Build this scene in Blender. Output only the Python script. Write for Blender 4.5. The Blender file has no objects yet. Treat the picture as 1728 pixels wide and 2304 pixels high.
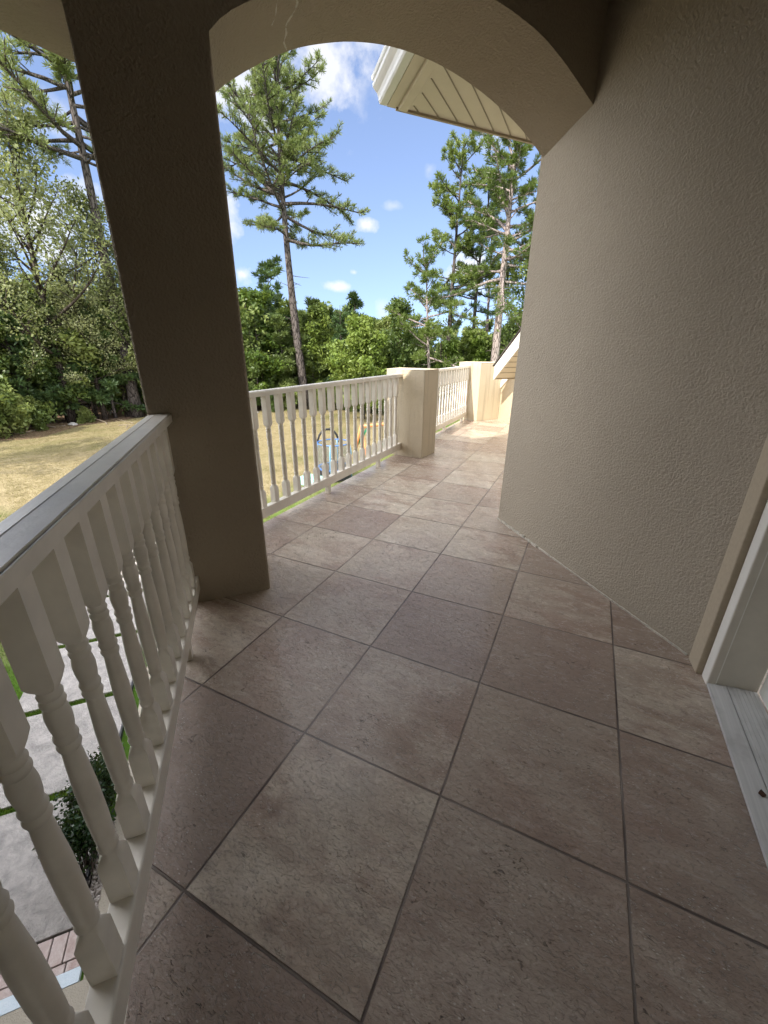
import bpy, math, random
import numpy as np
from mathutils import Matrix, Vector

random.seed(7)
RNG = np.random.default_rng(7)
scene = bpy.context.scene
COL = scene.collection
T = 0.46                      # one floor tile, metres
GZ = -3.3                     # ground level below the balcony floor
EX, EY = 0.6808, 0.7325       # direction along the arcade wall
OX, OY = 0.553 * T, 2.353 * T  # near right corner of the stucco column


def P(e, m, z=None):
    "point in the arcade's own frame (e along the wall, m outwards)"
    x = OX + e * EX - m * EY
    y = OY + e * EY + m * EX
    return (x, y) if z is None else (x, y, z)


# ---------------------------------------------------------------- helpers
class MB:
    def __init__(s):
        s.v = []
        s.f = []

    def add(s, vs, fs):
        o = len(s.v)
        s.v += [tuple(map(float, p)) for p in vs]
        s.f += [tuple(i + o for i in f) for f in fs]
        return s

    def prism(s, poly, z0, z1):
        "vertical prism over a 2-D polygon; z0/z1 numbers or per-vertex lists"
        n = len(poly)
        a = z0 if isinstance(z0, (list, tuple)) else [z0] * n
        b = z1 if isinstance(z1, (list, tuple)) else [z1] * n
        ar = sum(poly[i][0] * poly[(i + 1) % n][1] - poly[(i + 1) % n][0] * poly[i][1] for i in range(n))
        if ar < 0:
            poly = poly[::-1]; a = a[::-1]; b = b[::-1]
        vs = [(p[0], p[1], a[i]) for i, p in enumerate(poly)] + [(p[0], p[1], b[i]) for i, p in enumerate(poly)]
        fs = [tuple(range(n))[::-1], tuple(range(n, 2 * n))]
        fs += [(i, (i + 1) % n, n + (i + 1) % n, n + i) for i in range(n)]
        return s.add(vs, fs)

    def box(s, c, ax, ay, az):
        "box from a corner and three edge vectors"
        c, ax, ay, az = map(Vector, (c, ax, ay, az))
        if ax.cross(ay).dot(az) < 0:
            ax, ay = ay, ax
        vs = [c, c + ax, c + ax + ay, c + ay, c + az, c + ax + az, c + ax + ay + az, c + ay + az]
        return s.add(vs, [(3, 2, 1, 0), (4, 5, 6, 7), (0, 1, 5, 4), (1, 2, 6, 5), (2, 3, 7, 6), (3, 0, 4, 7)])

    def sweep(s, rings, closed=True, caps=True):
        n = len(rings[0]); o = []
        vs = [p for r in rings for p in r]
        fs = []
        for k in range(len(rings) - 1):
            for i in range(n if closed else n - 1):
                j = (i + 1) % n
                fs.append((k * n + i, k * n + j, (k + 1) * n + j, (k + 1) * n + i))
        if caps:
            fs.append(tuple(range(n))[::-1])
            fs.append(tuple((len(rings) - 1) * n + i for i in range(n)))
        return s.add(vs, fs)

    def tube(s, pts, rad, n=6, caps=True):
        pts = [Vector(p) for p in pts]
        rings = []
        up = Vector((0.13, 0.31, 1))
        for i, p in enumerate(pts):
            d = (pts[min(i + 1, len(pts) - 1)] - pts[max(i - 1, 0)]).normalized()
            a = d.cross(up)
            if a.length < 1e-3:
                a = d.cross(Vector((1, 0, 0)))
            a.normalize(); b = d.cross(a)
            r = rad[i] if isinstance(rad, (list, tuple)) else rad
            rings.append([p + (a * math.cos(2 * math.pi * k / n) + b * math.sin(2 * math.pi * k / n)) * r for k in range(n)])
        return s.sweep(rings, caps=caps)

    def build(s, name, mat, parent=None, smooth=False, bevel=0.0):
        me = bpy.data.meshes.new(name)
        me.from_pydata(s.v, [], s.f)
        me.update()
        return finish(name, me, mat, parent, smooth, bevel)


def finish(name, me, mat, parent=None, smooth=False, bevel=0.0):
    me.materials.append(mat)
    if smooth:
        me.polygons.foreach_set('use_smooth', [True] * len(me.polygons))
    o = bpy.data.objects.new(name, me)
    COL.objects.link(o)
    if parent is not None:
        o.parent = parent
    if bevel:
        b = o.modifiers.new('bevel', 'BEVEL'); b.width = bevel; b.segments = 2; b.limit_method = 'ANGLE'
    return o


def soup(verts, k):
    "mesh of separate k-gons from an (n*k,3) array"
    verts = np.ascontiguousarray(verts, dtype=np.float32)
    nv = len(verts); nf = nv // k
    me = bpy.data.meshes.new('leaves')
    me.vertices.add(nv); me.loops.add(nv); me.polygons.add(nf)
    me.vertices.foreach_set('co', verts.ravel())
    me.loops.foreach_set('vertex_index', np.arange(nv, dtype=np.int32))
    me.polygons.foreach_set('loop_start', np.arange(0, nv, k, dtype=np.int32))
    me.polygons.foreach_set('loop_total', np.full(nf, k, dtype=np.int32))
    me.update(); me.validate()
    return me


def tag(o, label=None, cat=None, group=None, kind=None):
    if label: o['label'] = label
    if cat: o['category'] = cat
    if group: o['group'] = group
    if kind: o['kind'] = kind
    return o


def empty(name, loc, label, cat, group=None):
    o = bpy.data.objects.new(name, None)
    o.location = loc
    o.empty_display_size = 0.2
    COL.objects.link(o)
    return tag(o, label, cat, group)


def local(parent, o):
    "parent o under an Empty keeping its world-space mesh"
    o.parent = parent
    o.matrix_parent_inverse = Matrix.Translation(parent.location).inverted()
    return o


# ---------------------------------------------------------------- materials
def newmat(name):
    m = bpy.data.materials.new(name)
    m.use_nodes = True
    nt = m.node_tree
    b = nt.nodes['Principled BSDF']
    return m, nt, b


def nd(nt, typ, **kw):
    n = nt.nodes.new(typ)
    for k, v in kw.items():
        if k in n.inputs: n.inputs[k].default_value = v
        else: setattr(n, k, v)
    return n


def noise(nt, vec, scale, detail=4, rough=0.55, dist=0.0):
    n = nd(nt, 'ShaderNodeTexNoise')
    n.inputs['Scale'].default_value = scale
    n.inputs['Detail'].default_value = detail
    n.inputs['Roughness'].default_value = rough
    n.inputs['Distortion'].default_value = dist
    if vec is not None: nt.links.new(vec, n.inputs['Vector'])
    return n.outputs['Fac']


def ramp(nt, fac, stops):
    n = nd(nt, 'ShaderNodeValToRGB')
    el = n.color_ramp.elements
    while len(el) < len(stops): el.new(0.5)
    for e, (p, c) in zip(el, stops):
        e.position = p
        e.color = (c[0], c[1], c[2], 1) if hasattr(c, '__len__') else (c, c, c, 1)
    nt.links.new(fac, n.inputs['Fac'])
    return n.outputs['Color']


def mix(nt, fac, a, b, mode='MIX'):
    n = nd(nt, 'ShaderNodeMix', data_type='RGBA', blend_type=mode)
    for sock, val in ((n.inputs[0], fac), (n.inputs[6], a), (n.inputs[7], b)):
        if hasattr(val, 'is_linked'): nt.links.new(val, sock)
        elif isinstance(val, (tuple, list)): sock.default_value = (*val, 1)
        else: sock.default_value = val
    return n.outputs[2]


def math_(nt, op, a, b=None, c=None):
    n = nd(nt, 'ShaderNodeMath', operation=op)
    for i, v in enumerate((a, b, c)):
        if v is None: continue
        if hasattr(v, 'is_linked'): nt.links.new(v, n.inputs[i])
        else: n.inputs[i].default_value = v
    return n.outputs[0]


def bump(nt, b, h, strength, dist, prev=None):
    n = nd(nt, 'ShaderNodeBump')
    n.inputs['Strength'].default_value = strength
    n.inputs['Distance'].default_value = dist
    nt.links.new(h, n.inputs['Height'])
    if prev is not None: nt.links.new(prev, n.inputs['Normal'])
    nt.links.new(n.outputs['Normal'], b.inputs['Normal'])
    return n.outputs['Normal']


def pos(nt):
    return nd(nt, 'ShaderNodeNewGeometry').outputs['Position']


def stucco(name, col, rough_scale=1.0, streak=0.0, relief=0.0032):
    m, nt, b = newmat(name)
    p = pos(nt)
    big = noise(nt, p, 1.3, 5, 0.6)
    fine = noise(nt, p, 95 * rough_scale, 3, 0.6)
    mid = noise(nt, p, 40 * rough_scale, 4, 0.65, 0.6)
    c = mix(nt, math_(nt, 'MULTIPLY', ramp(nt, big, [(0.3, 0.0), (0.75, 1.0)]), 0.5), col, tuple(x * 0.86 for x in col))
    pit = ramp(nt, mid, [(0.30, 1.0), (0.42, 0.0)])
    c = mix(nt, math_(nt, 'MULTIPLY', pit, 0.20), c, tuple(x * 0.55 for x in col))
    if streak:
        mp = nd(nt, 'ShaderNodeMapping'); mp.inputs['Scale'].default_value = (22, 22, 0.8)
        nt.links.new(p, mp.inputs['Vector'])
        st = noise(nt, mp.outputs[0], 1.0, 4, 0.6)
        c = mix(nt, math_(nt, 'MULTIPLY', ramp(nt, st, [(0.52, 0.0), (0.7, 1.0)]), streak), c, (0.17, 0.15, 0.12))
    blotch = noise(nt, p, 3.1, 6, 0.7, 0.8)
    c = mix(nt, math_(nt, 'MULTIPLY', ramp(nt, blotch, [(0.50, 0.0), (0.68, 1.0)]), 0.28), c, tuple(x * y for x, y in zip(col, (0.80, 0.79, 0.80))))
    scuff = ramp(nt, noise(nt, p, 7.5, 5, 0.75, 1.6), [(0.735, 0.0), (0.765, 1.0)])
    c = mix(nt, math_(nt, 'MULTIPLY', scuff, 0.35), c, (0.74, 0.70, 0.62))
    nt.links.new(c, b.inputs['Base Color'])
    b.inputs['Roughness'].default_value = 0.88
    b.inputs['Specular IOR Level'].default_value = 0.25
    peel = noise(nt, p, 100 * rough_scale, 2, 0.5, 0.3)
    h = math_(nt, 'ADD', math_(nt, 'MULTIPLY', fine, 0.30), math_(nt, 'ADD', math_(nt, 'MULTIPLY', ramp(nt, peel, [(0.38, 0.0), (0.62, 1.0)]), 0.55), math_(nt, 'MULTIPLY', mid, 0.7)))
    h = math_(nt, 'MULTIPLY', h, math_(nt, 'ADD', math_(nt, 'MULTIPLY', noise(nt, p, 2.2, 4, 0.6), 1.3), 0.35))
    bump(nt, b, h, 1.0, relief)
    return m


def plain(name, col, rough=0.5, spec=0.4, grain=0.05, scale=30, bmp=0.0, metal=0.0):
    m, nt, b = newmat(name)
    p = pos(nt)
    n = noise(nt, p, scale, 4, 0.6)
    c = mix(nt, ramp(nt, n, [(0.3, 0.0), (0.7, 1.0)]), tuple(min(1, x * (1 + grain)) for x in col), tuple(x * (1 - grain * 1.6) for x in col))
    nt.links.new(c, b.inputs['Base Color'])
    b.inputs['Roughness'].default_value = rough
    b.inputs['Specular IOR Level'].default_value = spec
    b.inputs['Metallic'].default_value = metal
    if bmp:
        bump(nt, b, noise(nt, p, scale * 5, 3, 0.6), bmp, 0.002)
    return m


SHADED_CREAM = (0.375, 0.315, 0.232)  # the pillars' cream lowered: porch shade put into the colour
M_STUCCO = stucco('shaded_cream_stucco', SHADED_CREAM)
M_STUCCO_WALL = stucco('shaded_rough_stucco', (0.392, 0.342, 0.268), 1.0, 0.0, 0.0030)  # same paint, darkened in its colour for the shaded porch wall
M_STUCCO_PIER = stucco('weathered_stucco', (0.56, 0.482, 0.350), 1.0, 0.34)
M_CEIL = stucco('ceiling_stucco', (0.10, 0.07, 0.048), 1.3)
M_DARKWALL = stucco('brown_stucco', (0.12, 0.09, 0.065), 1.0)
M_FLOORSTUCCO = stucco('entry_concrete', (0.42, 0.38, 0.31), 1.0)
M_PAINT = plain('white_gloss_paint', (0.80, 0.755, 0.665), 0.36, 0.5, 0.075, 8, 0.45)
M_TRIM = plain('white_trim', (0.80, 0.78, 0.72), 0.4, 0.5, 0.02, 10)
M_GUTTER = plain('gutter_metal', (0.80, 0.80, 0.78), 0.28, 0.6, 0.03, 8)
M_SOFFIT = plain('soffit_panel', (0.66, 0.60, 0.47), 0.5, 0.4, 0.03, 6)
M_GROOVE = plain('soffit_groove', (0.36, 0.32, 0.24), 0.7, 0.2)
M_CASING = plain('tan_casing', (0.42, 0.355, 0.26), 0.6, 0.3, 0.05, 60, 0.2)
M_JAMB = plain('jamb_paint', (0.62, 0.575, 0.49), 0.55, 0.3, 0.04, 12)
M_DOOR = plain('door_paint', (0.76, 0.77, 0.72), 0.4, 0.4, 0.02, 5)
M_CAULK = plain('caulk', (0.58, 0.54, 0.46), 0.6, 0.3, 0.2, 60, 0.6)
M_SHINGLE = plain('roof_shingle', (0.07, 0.06, 0.055), 0.9, 0.2, 0.4, 12, 0.5)
M_STONE = plain('pale_rock', (0.5, 0.48, 0.45), 0.85, 0.2, 0.2, 9, 0.5)
M_TWIG = plain('dead_wood', (0.30, 0.25, 0.19), 0.9, 0.2, 0.25, 30)
M_DEADLEAF = plain('dead_leaf', (0.07, 0.035, 0.02), 0.8, 0.2, 0.2, 90)
M_BLUE = plain('blue_plastic', (0.07, 0.18, 0.48), 0.35, 0.5)
M_LBLUE = plain('light_blue_plastic', (0.18, 0.40, 0.62), 0.35, 0.5)
M_TEAL = plain('mint_plastic', (0.35, 0.78, 0.68), 0.4, 0.5)
M_BLACK = plain('black_pad', (0.02, 0.02, 0.025), 0.5, 0.4)
M_ORANGE = plain('orange_plastic', (0.72, 0.27, 0.10), 0.4, 0.4)
M_GREEN = plain('green_plastic', (0.05, 0.33, 0.16), 0.4, 0.4)


def tile_mat():
    m, nt, b = newmat('travertine_tile')
    p = pos(nt)
    sep = nd(nt, 'ShaderNodeSeparateXYZ'); nt.links.new(p, sep.inputs[0])
    u = math_(nt, 'DIVIDE', sep.outputs[0], T); v = math_(nt, 'DIVIDE', sep.outputs[1], T)
    iu = math_(nt, 'FLOOR', u); iv = math_(nt, 'FLOOR', v)
    fu = math_(nt, 'SUBTRACT', u, iu); fv = math_(nt, 'SUBTRACT', v, iv)
    du = math_(nt, 'SUBTRACT', 0.5, math_(nt, 'ABSOLUTE', math_(nt, 'SUBTRACT', fu, 0.5)))
    dv = math_(nt, 'SUBTRACT', 0.5, math_(nt, 'ABSOLUTE', math_(nt, 'SUBTRACT', fv, 0.5)))
    dd = math_(nt, 'MINIMUM', du, dv)
    wob = math_(nt, 'MULTIPLY', math_(nt, 'SUBTRACT', noise(nt, p, 30, 3), 0.5), 0.005)
    dd = math_(nt, 'ADD', dd, wob)
    grout = ramp(nt, dd, [(0.0040, 1.0), (0.0060, 0.0)])
    cmb = nd(nt, 'ShaderNodeCombineXYZ'); nt.links.new(iu, cmb.inputs[0]); nt.links.new(iv, cmb.inputs[1])
    wn = nd(nt, 'ShaderNodeTexWhiteNoise', noise_dimensions='2D'); nt.links.new(cmb.outputs[0], wn.inputs['Vector'])
    off = nd(nt, 'ShaderNodeVectorMath', operation='MULTIPLY_ADD')
    nt.links.new(wn.outputs['Color'], off.inputs[0]); off.inputs[1].default_value = (9, 9, 9); nt.links.new(p, off.inputs[2])
    q = off.outputs[0]
    mp = nd(nt, 'ShaderNodeMapping'); mp.inputs['Rotation'].default_value = (0, 0, 0.6); mp.inputs['Scale'].default_value = (1.0, 2.1, 1.0)
    nt.links.new(q, mp.inputs['Vector']); qs = mp.outputs[0]
    cloud = noise(nt, qs, 3.6, 6, 0.62, 0.7)
    vein = noise(nt, qs, 17, 6, 0.7, 1.2)
    c = ramp(nt, cloud, [(0.28, (0.250, 0.174, 0.132)), (0.42, (0.465, 0.362, 0.280)), (0.56, (0.63, 0.540, 0.430)), (0.72, (0.74, 0.660, 0.550))])
    c = mix(nt, math_(nt, 'MULTIPLY', ramp(nt, vein, [(0.30, 1.0), (0.47, 0.0)]), 0.55), c, (0.20, 0.145, 0.122))
    c = mix(nt, math_(nt, 'MULTIPLY', ramp(nt, vein, [(0.58, 0.0), (0.72, 1.0)]), 0.35), c, (0.62, 0.55, 0.48))
    dk2 = ramp(nt, noise(nt, qs, 8.5, 9, 0.78, 1.1), [(0.36, 1.0), (0.50, 0.0)])
    c = mix(nt, math_(nt, 'MULTIPLY', dk2, 0.60), c, (0.19, 0.138, 0.115))
    lt2 = ramp(nt, noise(nt, qs, 13, 9, 0.8, 1.4), [(0.56, 0.0), (0.70, 1.0)])
    c = mix(nt, math_(nt, 'MULTIPLY', lt2, 0.45), c, (0.66, 0.60, 0.52))
    blot = noise(nt, q, 2.2, 3, 0.5)
    c = mix(nt, math_(nt, 'MULTIPLY', ramp(nt, blot, [(0.48, 0.0), (0.66, 1.0)]), 0.65), c, (0.56, 0.500, 0.400))
    c = mix(nt, math_(nt, 'MULTIPLY', ramp(nt, blot, [(0.32, 1.0), (0.47, 0.0)]), 0.5), c, (0.40, 0.265, 0.215))
    tint = math_(nt, 'MULTIPLY', wn.outputs['Value'], 0.5)
    c = mix(nt, tint, c, (0.42, 0.30, 0.225))
    c = mix(nt, ramp(nt, wn.outputs['Value'], [(0.0, 0.0), (0.35, 0.10), (1.0, 0.58)]), c, (0.25, 0.178, 0.15))
    sel = ramp(nt, noise(nt, q, 6, 4, 0.7), [(0.50, 0.0), (0.64, 1.0)])
    pits = math_(nt, 'MULTIPLY', ramp(nt, noise(nt, qs, 58, 3, 0.55, 0.9), [(0.325, 1.0), (0.375, 0.0)]), sel)
    c = mix(nt, math_(nt, 'MULTIPLY', pits, 0.75), c, (0.055, 0.040, 0.035))
    fleck = nd(nt, 'ShaderNodeTexVoronoi'); fleck.inputs['Scale'].default_value = 62
    nt.links.new(qs, fleck.inputs['Vector'])
    sel2 = ramp(nt, noise(nt, q, 7, 4), [(0.48, 0.0), (0.6, 1.0)])
    fl = math_(nt, 'MULTIPLY', ramp(nt, fleck.outputs['Distance'], [(0.12, 1.0), (0.22, 0.0)]), sel2)
    c = mix(nt, math_(nt, 'MULTIPLY', fl, 0.8), c, (0.70, 0.64, 0.57))
    worm_c = ramp(nt, noise(nt, qs, 48, 5, 0.72, 2.0), [(0.57, 0.0), (0.66, 1.0)])
    c = mix(nt, math_(nt, 'MULTIPLY', math_(nt, 'MULTIPLY', worm_c, ramp(nt, cloud, [(0.35, 1.0), (0.6, 0.35)])), 0.9), c, (0.70, 0.63, 0.55))
    dk_ = ramp(nt, noise(nt, qs, 34, 6, 0.8, 1.5), [(0.30, 1.0), (0.44, 0.0)])
    c = mix(nt, math_(nt, 'MULTIPLY', dk_, 0.62), c, (0.15, 0.108, 0.09))
    gro = ramp(nt, noise(nt, p, 2.3, 2), [(0.40, 0.0), (0.62, 1.0)])
    c = mix(nt, grout, c, mix(nt, gro, (0.10, 0.070, 0.058), (0.30, 0.25, 0.215)))
    nt.links.new(c, b.inputs['Base Color'])
    r = math_(nt, 'ADD', math_(nt, 'MULTIPLY', vein, 0.18), 0.17)
    r = math_(nt, 'ADD', r, math_(nt, 'MULTIPLY', grout, 0.4))
    nt.links.new(r, b.inputs['Roughness'])
    b.inputs['Specular IOR Level'].default_value = 0.5
    relief = noise(nt, qs, 46, 6, 0.75, 1.0)
    worm = ramp(nt, noise(nt, qs, 48, 5, 0.72, 2.0), [(0.57, 0.0), (0.66, 1.0)])
    relief = math_(nt, 'ADD', relief, math_(nt, 'MULTIPLY', worm, 0.5))
    h = math_(nt, 'SUBTRACT', math_(nt, 'MULTIPLY', relief, 0.55), math_(nt, 'MULTIPLY', pits, 0.6))
    h = math_(nt, 'SUBTRACT', h, math_(nt, 'MULTIPLY', grout, 1.4))
    bump(nt, b, h, 1.0, 0.0065)
    b.inputs['Coat Weight'].default_value = 0.32
    b.inputs['Coat Roughness'].default_value = 0.16
    return m


M_TILE = tile_mat()


def lawn_mat():
    m, nt, b = newmat('dry_lawn')
    p = pos(nt)
    sep = nd(nt, 'ShaderNodeSeparateXYZ'); nt.links.new(p, sep.inputs[0])
    big = noise(nt, p, 0.22, 5, 0.6, 0.5)
    mid = noise(nt, p, 3.5, 6, 0.7)
    fine_ = noise(nt, p, 1.3, 8, 0.8)
    mid = math_(nt, 'ADD', math_(nt, 'MULTIPLY', mid, 0.5), math_(nt, 'MULTIPLY', fine_, 0.5))
    c = ramp(nt, mid, [(0.36, (0.165, 0.135, 0.065)), (0.5, (0.32, 0.262, 0.148)), (0.64, (0.42, 0.35, 0.215))])
    # green where the lawn is watered: a belt beside the house, patches further out
    d = math_(nt, 'ADD', math_(nt, 'MULTIPLY', sep.outputs[0], 1.0), 6.6)
    belt = ramp(nt, math_(nt, 'ADD', math_(nt, 'MULTIPLY', d, 0.30), math_(nt, 'MULTIPLY', big, 0.9)), [(0.15, 0.0), (1.0, 1.0)])
    g = ramp(nt, mid, [(0.3, (0.055, 0.12, 0.015)), (0.7, (0.14, 0.27, 0.035))])
    patch = math_(nt, 'MULTIPLY', ramp(nt, big, [(0.47, 0.0), (0.66, 1.0)]), 0.8)
    c = mix(nt, patch, c, (0.165, 0.165, 0.065))
    c = mix(nt, belt, c, g)
    nt.links.new(c, b.inputs['Base Color'])
    b.inputs['Roughness'].default_value = 0.95
    b.inputs['Specular IOR Level'].default_value = 0.1
    bump(nt, b, noise(nt, p, 14, 5, 0.75), 1.0, 0.09)
    return m


def litter_mat():
    m, nt, b = newmat('leaf_litter')
    p = pos(nt)
    c = ramp(nt, noise(nt, p, 5, 6, 0.75), [(0.3, (0.08, 0.05, 0.035)), (0.55, (0.20, 0.135, 0.09)), (0.75, (0.34, 0.25, 0.17))])
    nt.links.new(c, b.inputs['Base Color'])
    b.inputs['Roughness'].default_value = 0.95
    b.inputs['Specular IOR Level'].default_value = 0.1
    bump(nt, b, noise(nt, p, 12, 5, 0.7), 1.0, 0.06)
    return m


def rock_mat(name, a, c2, scale=5, h=0.012):
    m, nt, b = newmat(name)
    p = pos(nt)
    c = ramp(nt, noise(nt, p, scale, 6, 0.7, 0.5), [(0.3, a), (0.7, c2)])
    nt.links.new(c, b.inputs['Base Color'])
    b.inputs['Roughness'].default_value = 0.85
    b.inputs['Specular IOR Level'].default_value = 0.2
    bump(nt, b, noise(nt, p, scale * 6, 5, 0.7), 0.8, h)
    return m


M_LAWN = lawn_mat()
M_LITTER = litter_mat()
M_PAVER = rock_mat('path_slab', (0.33, 0.31, 0.295), (0.66, 0.62, 0.585), 8, 0.06)
M_PEBBLE = rock_mat('pebbles', (0.20, 0.17, 0.15), (0.50, 0.46, 0.42), 14, 0.004)
M_BRICK = rock_mat('old_brick', (0.42, 0.31, 0.28), (0.62, 0.55, 0.52), 11, 0.008)
M_STRIP = rock_mat('pale_blue_paint', (0.55, 0.66, 0.74), (0.70, 0.78, 0.83), 16, 0.004)
M_MORTAR = plain('dark_joint', (0.10, 0.085, 0.075), 0.95, 0.1)


def bark_mat(name, a, c2, sc=(9, 9, 2.2)):
    m, nt, b = newmat(name)
    tc = nd(nt, 'ShaderNodeTexCoord').outputs['Object']
    mp = nd(nt, 'ShaderNodeMapping'); mp.inputs['Scale'].default_value = sc
    nt.links.new(tc, mp.inputs['Vector'])
    vor = nd(nt, 'ShaderNodeTexVoronoi', feature='DISTANCE_TO_EDGE'); vor.inputs['Scale'].default_value = 1.0
    nt.links.new(mp.outputs[0], vor.inputs['Vector'])
    n = noise(nt, mp.outputs[0], 1.4, 5, 0.7)
    c = mix(nt, ramp(nt, n, [(0.3, 0.0), (0.7, 1.0)]), a, c2)
    c = mix(nt, ramp(nt, vor.outputs['Distance'], [(0.02, 1.0), (0.14, 0.0)]), c, tuple(x * 0.3 for x in a))
    nt.links.new(c, b.inputs['Base Color'])
    b.inputs['Roughness'].default_value = 0.95
    b.inputs['Specular IOR Level'].default_value = 0.1
    bump(nt, b, math_(nt, 'MULTIPLY', vor.outputs['Distance'], 1.0), 1.0, 0.05)
    return m


M_BARK = bark_mat('pine_bark', (0.08, 0.068, 0.062), (0.18, 0.155, 0.145))
M_BARK_L = bark_mat('pale_pine_bark', (0.27, 0.215, 0.20), (0.46, 0.39, 0.365))
M_BARK_D = bark_mat('dark_bark', (0.05, 0.04, 0.033), (0.12, 0.10, 0.085))


def leaf_mat(name, c1, c2, c3, trans=0.35, gloss=0.42, nscale=0.9):
    m, nt, b = newmat(name)
    tc = nd(nt, 'ShaderNodeNewGeometry').outputs['Position']
    n = noise(nt, tc, nscale, 3, 0.6)
    n2 = noise(nt, tc, nscale * 9, 2, 0.6)
    oi = nd(nt, 'ShaderNodeObjectInfo').outputs['Random']
    f = math_(nt, 'ADD', math_(nt, 'MULTIPLY', n, 0.55), math_(nt, 'MULTIPLY', n2, 0.35))
    f = math_(nt, 'ADD', f, math_(nt, 'MULTIPLY', math_(nt, 'SUBTRACT', oi, 0.45), 0.30))
    c = ramp(nt, f, [(0.28, c1), (0.48, c2), (0.72, c3)])
    nt.links.new(c, b.inputs['Base Color'])
    b.inputs['Roughness'].default_value = gloss
    b.inputs['Specular IOR Level'].default_value = 0.35
    tr = nd(nt, 'ShaderNodeBsdfTranslucent')
    tcol = mix(nt, 0.35, c, (0.30, 0.34, 0.04))
    nt.links.new(tcol, tr.inputs['Color'])
    ms = nd(nt, 'ShaderNodeMixShader'); ms.inputs[0].default_value = trans
    nt.links.new(b.outputs[0], ms.inputs[1]); nt.links.new(tr.outputs[0], ms.inputs[2])
    nt.links.new(ms.outputs[0], nt.nodes['Material Output'].inputs['Surface'])
    return m


M_NEEDLE = leaf_mat('pine_needles', (0.068, 0.105, 0.032), (0.145, 0.195, 0.062), (0.26, 0.30, 0.115), 0.30)
M_NEEDLE_D = leaf_mat('dark_pine_needles', (0.042, 0.084, 0.035), (0.084, 0.144, 0.053), (0.161, 0.216, 0.077), 0.27)
M_NEEDLE_B = leaf_mat('bright_pine_needles', (0.077, 0.120, 0.027), (0.165, 0.220, 0.054), (0.275, 0.310, 0.095), 0.32)
M_LEAF = leaf_mat('broad_leaves', (0.068, 0.112, 0.031), (0.155, 0.212, 0.059), (0.270, 0.307, 0.101), 0.36)
M_LEAF_B = leaf_mat('bright_broad_leaves', (0.069, 0.120, 0.023), (0.144, 0.215, 0.039), (0.241, 0.300, 0.072), 0.38)
M_LEAF_G = leaf_mat('grey_green_leaves', (0.12, 0.15, 0.06), (0.22, 0.25, 0.11), (0.34, 0.36, 0.19), 0.42, 0.34)
M_LEAF_D = leaf_mat('glossy_dark_leaves', (0.010, 0.028, 0.010), (0.022, 0.055, 0.016), (0.05, 0.10, 0.03), 0.15, 0.3, 4)
M_GRASSB = leaf_mat('green_grass_blades', (0.06, 0.13, 0.014), (0.11, 0.21, 0.025), (0.19, 0.30, 0.05), 0.35, 0.5, 3)
M_GRASSD = leaf_mat('dry_grass_blades', (0.20, 0.175, 0.075), (0.36, 0.30, 0.16), (0.48, 0.405, 0.245), 0.30, 0.6, 0.6)


def mesh_net():
    m, nt, b = newmat('netting')
    b.inputs['Base Color'].default_value = (0.16, 0.17, 0.17, 1)
    b.inputs['Roughness'].default_value = 0.8
    b.inputs['Alpha'].default_value = 0.38
    return m


M_NET = mesh_net()

# ---------------------------------------------------------------- setting: ground, paths, floor
g = MB(); g.add([(-700, -400, GZ), (400, -400, GZ), (400, 800, GZ), (-700, 800, GZ)], [(0, 1, 2, 3)])
tag(g.build('ground', M_LAWN), kind='structure')


def cam_polar(az, d):
    a = math.radians(az)
    return (1.564 + d * math.cos(a), -0.301 + d * math.sin(a))


# brown litter at the wood's edge and on the forest floor
inner = []
for k in range(61):
    az = 60 + k * 2.0
    r = 33.0 if az < 140 else 33.0 - (az - 140) * 0.26
    r += 0.9 * math.sin(az * 0.31) + 0.6 * math.sin(az * 0.83 + 1)
    inner.append(cam_polar(az, r))
outer = [cam_polar(180 - k * 2.0, 140) for k in range(61)]
n = len(inner)
lt = MB()
vs = [(x, y, GZ + 0.004) for x, y in inner] + [(x, y, GZ + 0.004) for x, y in outer[::-1]]
lt.add(vs, [(i, i + 1, n + i + 1, n + i) for i in range(n - 1)])
tag(lt.build('forest_floor', M_LITTER), kind='structure')

# balcony floor
dk = MB()
far_x = -0.78 * T
poly = [P(-0.47, -3.45), P(-0.40, 0.12), (far_x, 1.30), (far_x, 7.02), (0.05, 7.75), (4.6, 7.75), (4.6, -2.2), P(2.6, -3.45)]
dk.prism(poly, -0.30, 0.0)
tag(dk.build('balcony_floor', M_TILE), kind='structure')

# path of slabs with grass joints
pv = MB()
for k in range(9):
    m0 = 0.74 + k * 1.372; m1 = m0 + 1.28
    jx = [RNG.uniform(-0.012, 0.012) for _ in range(4)]
    rings = []
    pv.prism([P(-3.13 + jx[0], m0), P(-1.78 + jx[1], m0 + jx[2]), P(-1.78 + jx[1], m1), P(-3.13 + jx[3], m1 + jx[2])], GZ - 0.02, GZ + 0.035)
for k in range(3):
    pv.prism([P(-4.75 - k * 1.4, 7.0 + k * 0.3), P(-3.30 - k * 1.4, 7.0 + k * 0.3), P(-3.3 - k * 1.4, 8.3 + k * 0.3), P(-4.75 - k * 1.4, 8.3 + k * 0.3)], GZ - 0.02, GZ + 0.035)
tag(pv.build('path', M_PAVER, bevel=0.008), kind='structure')

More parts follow.
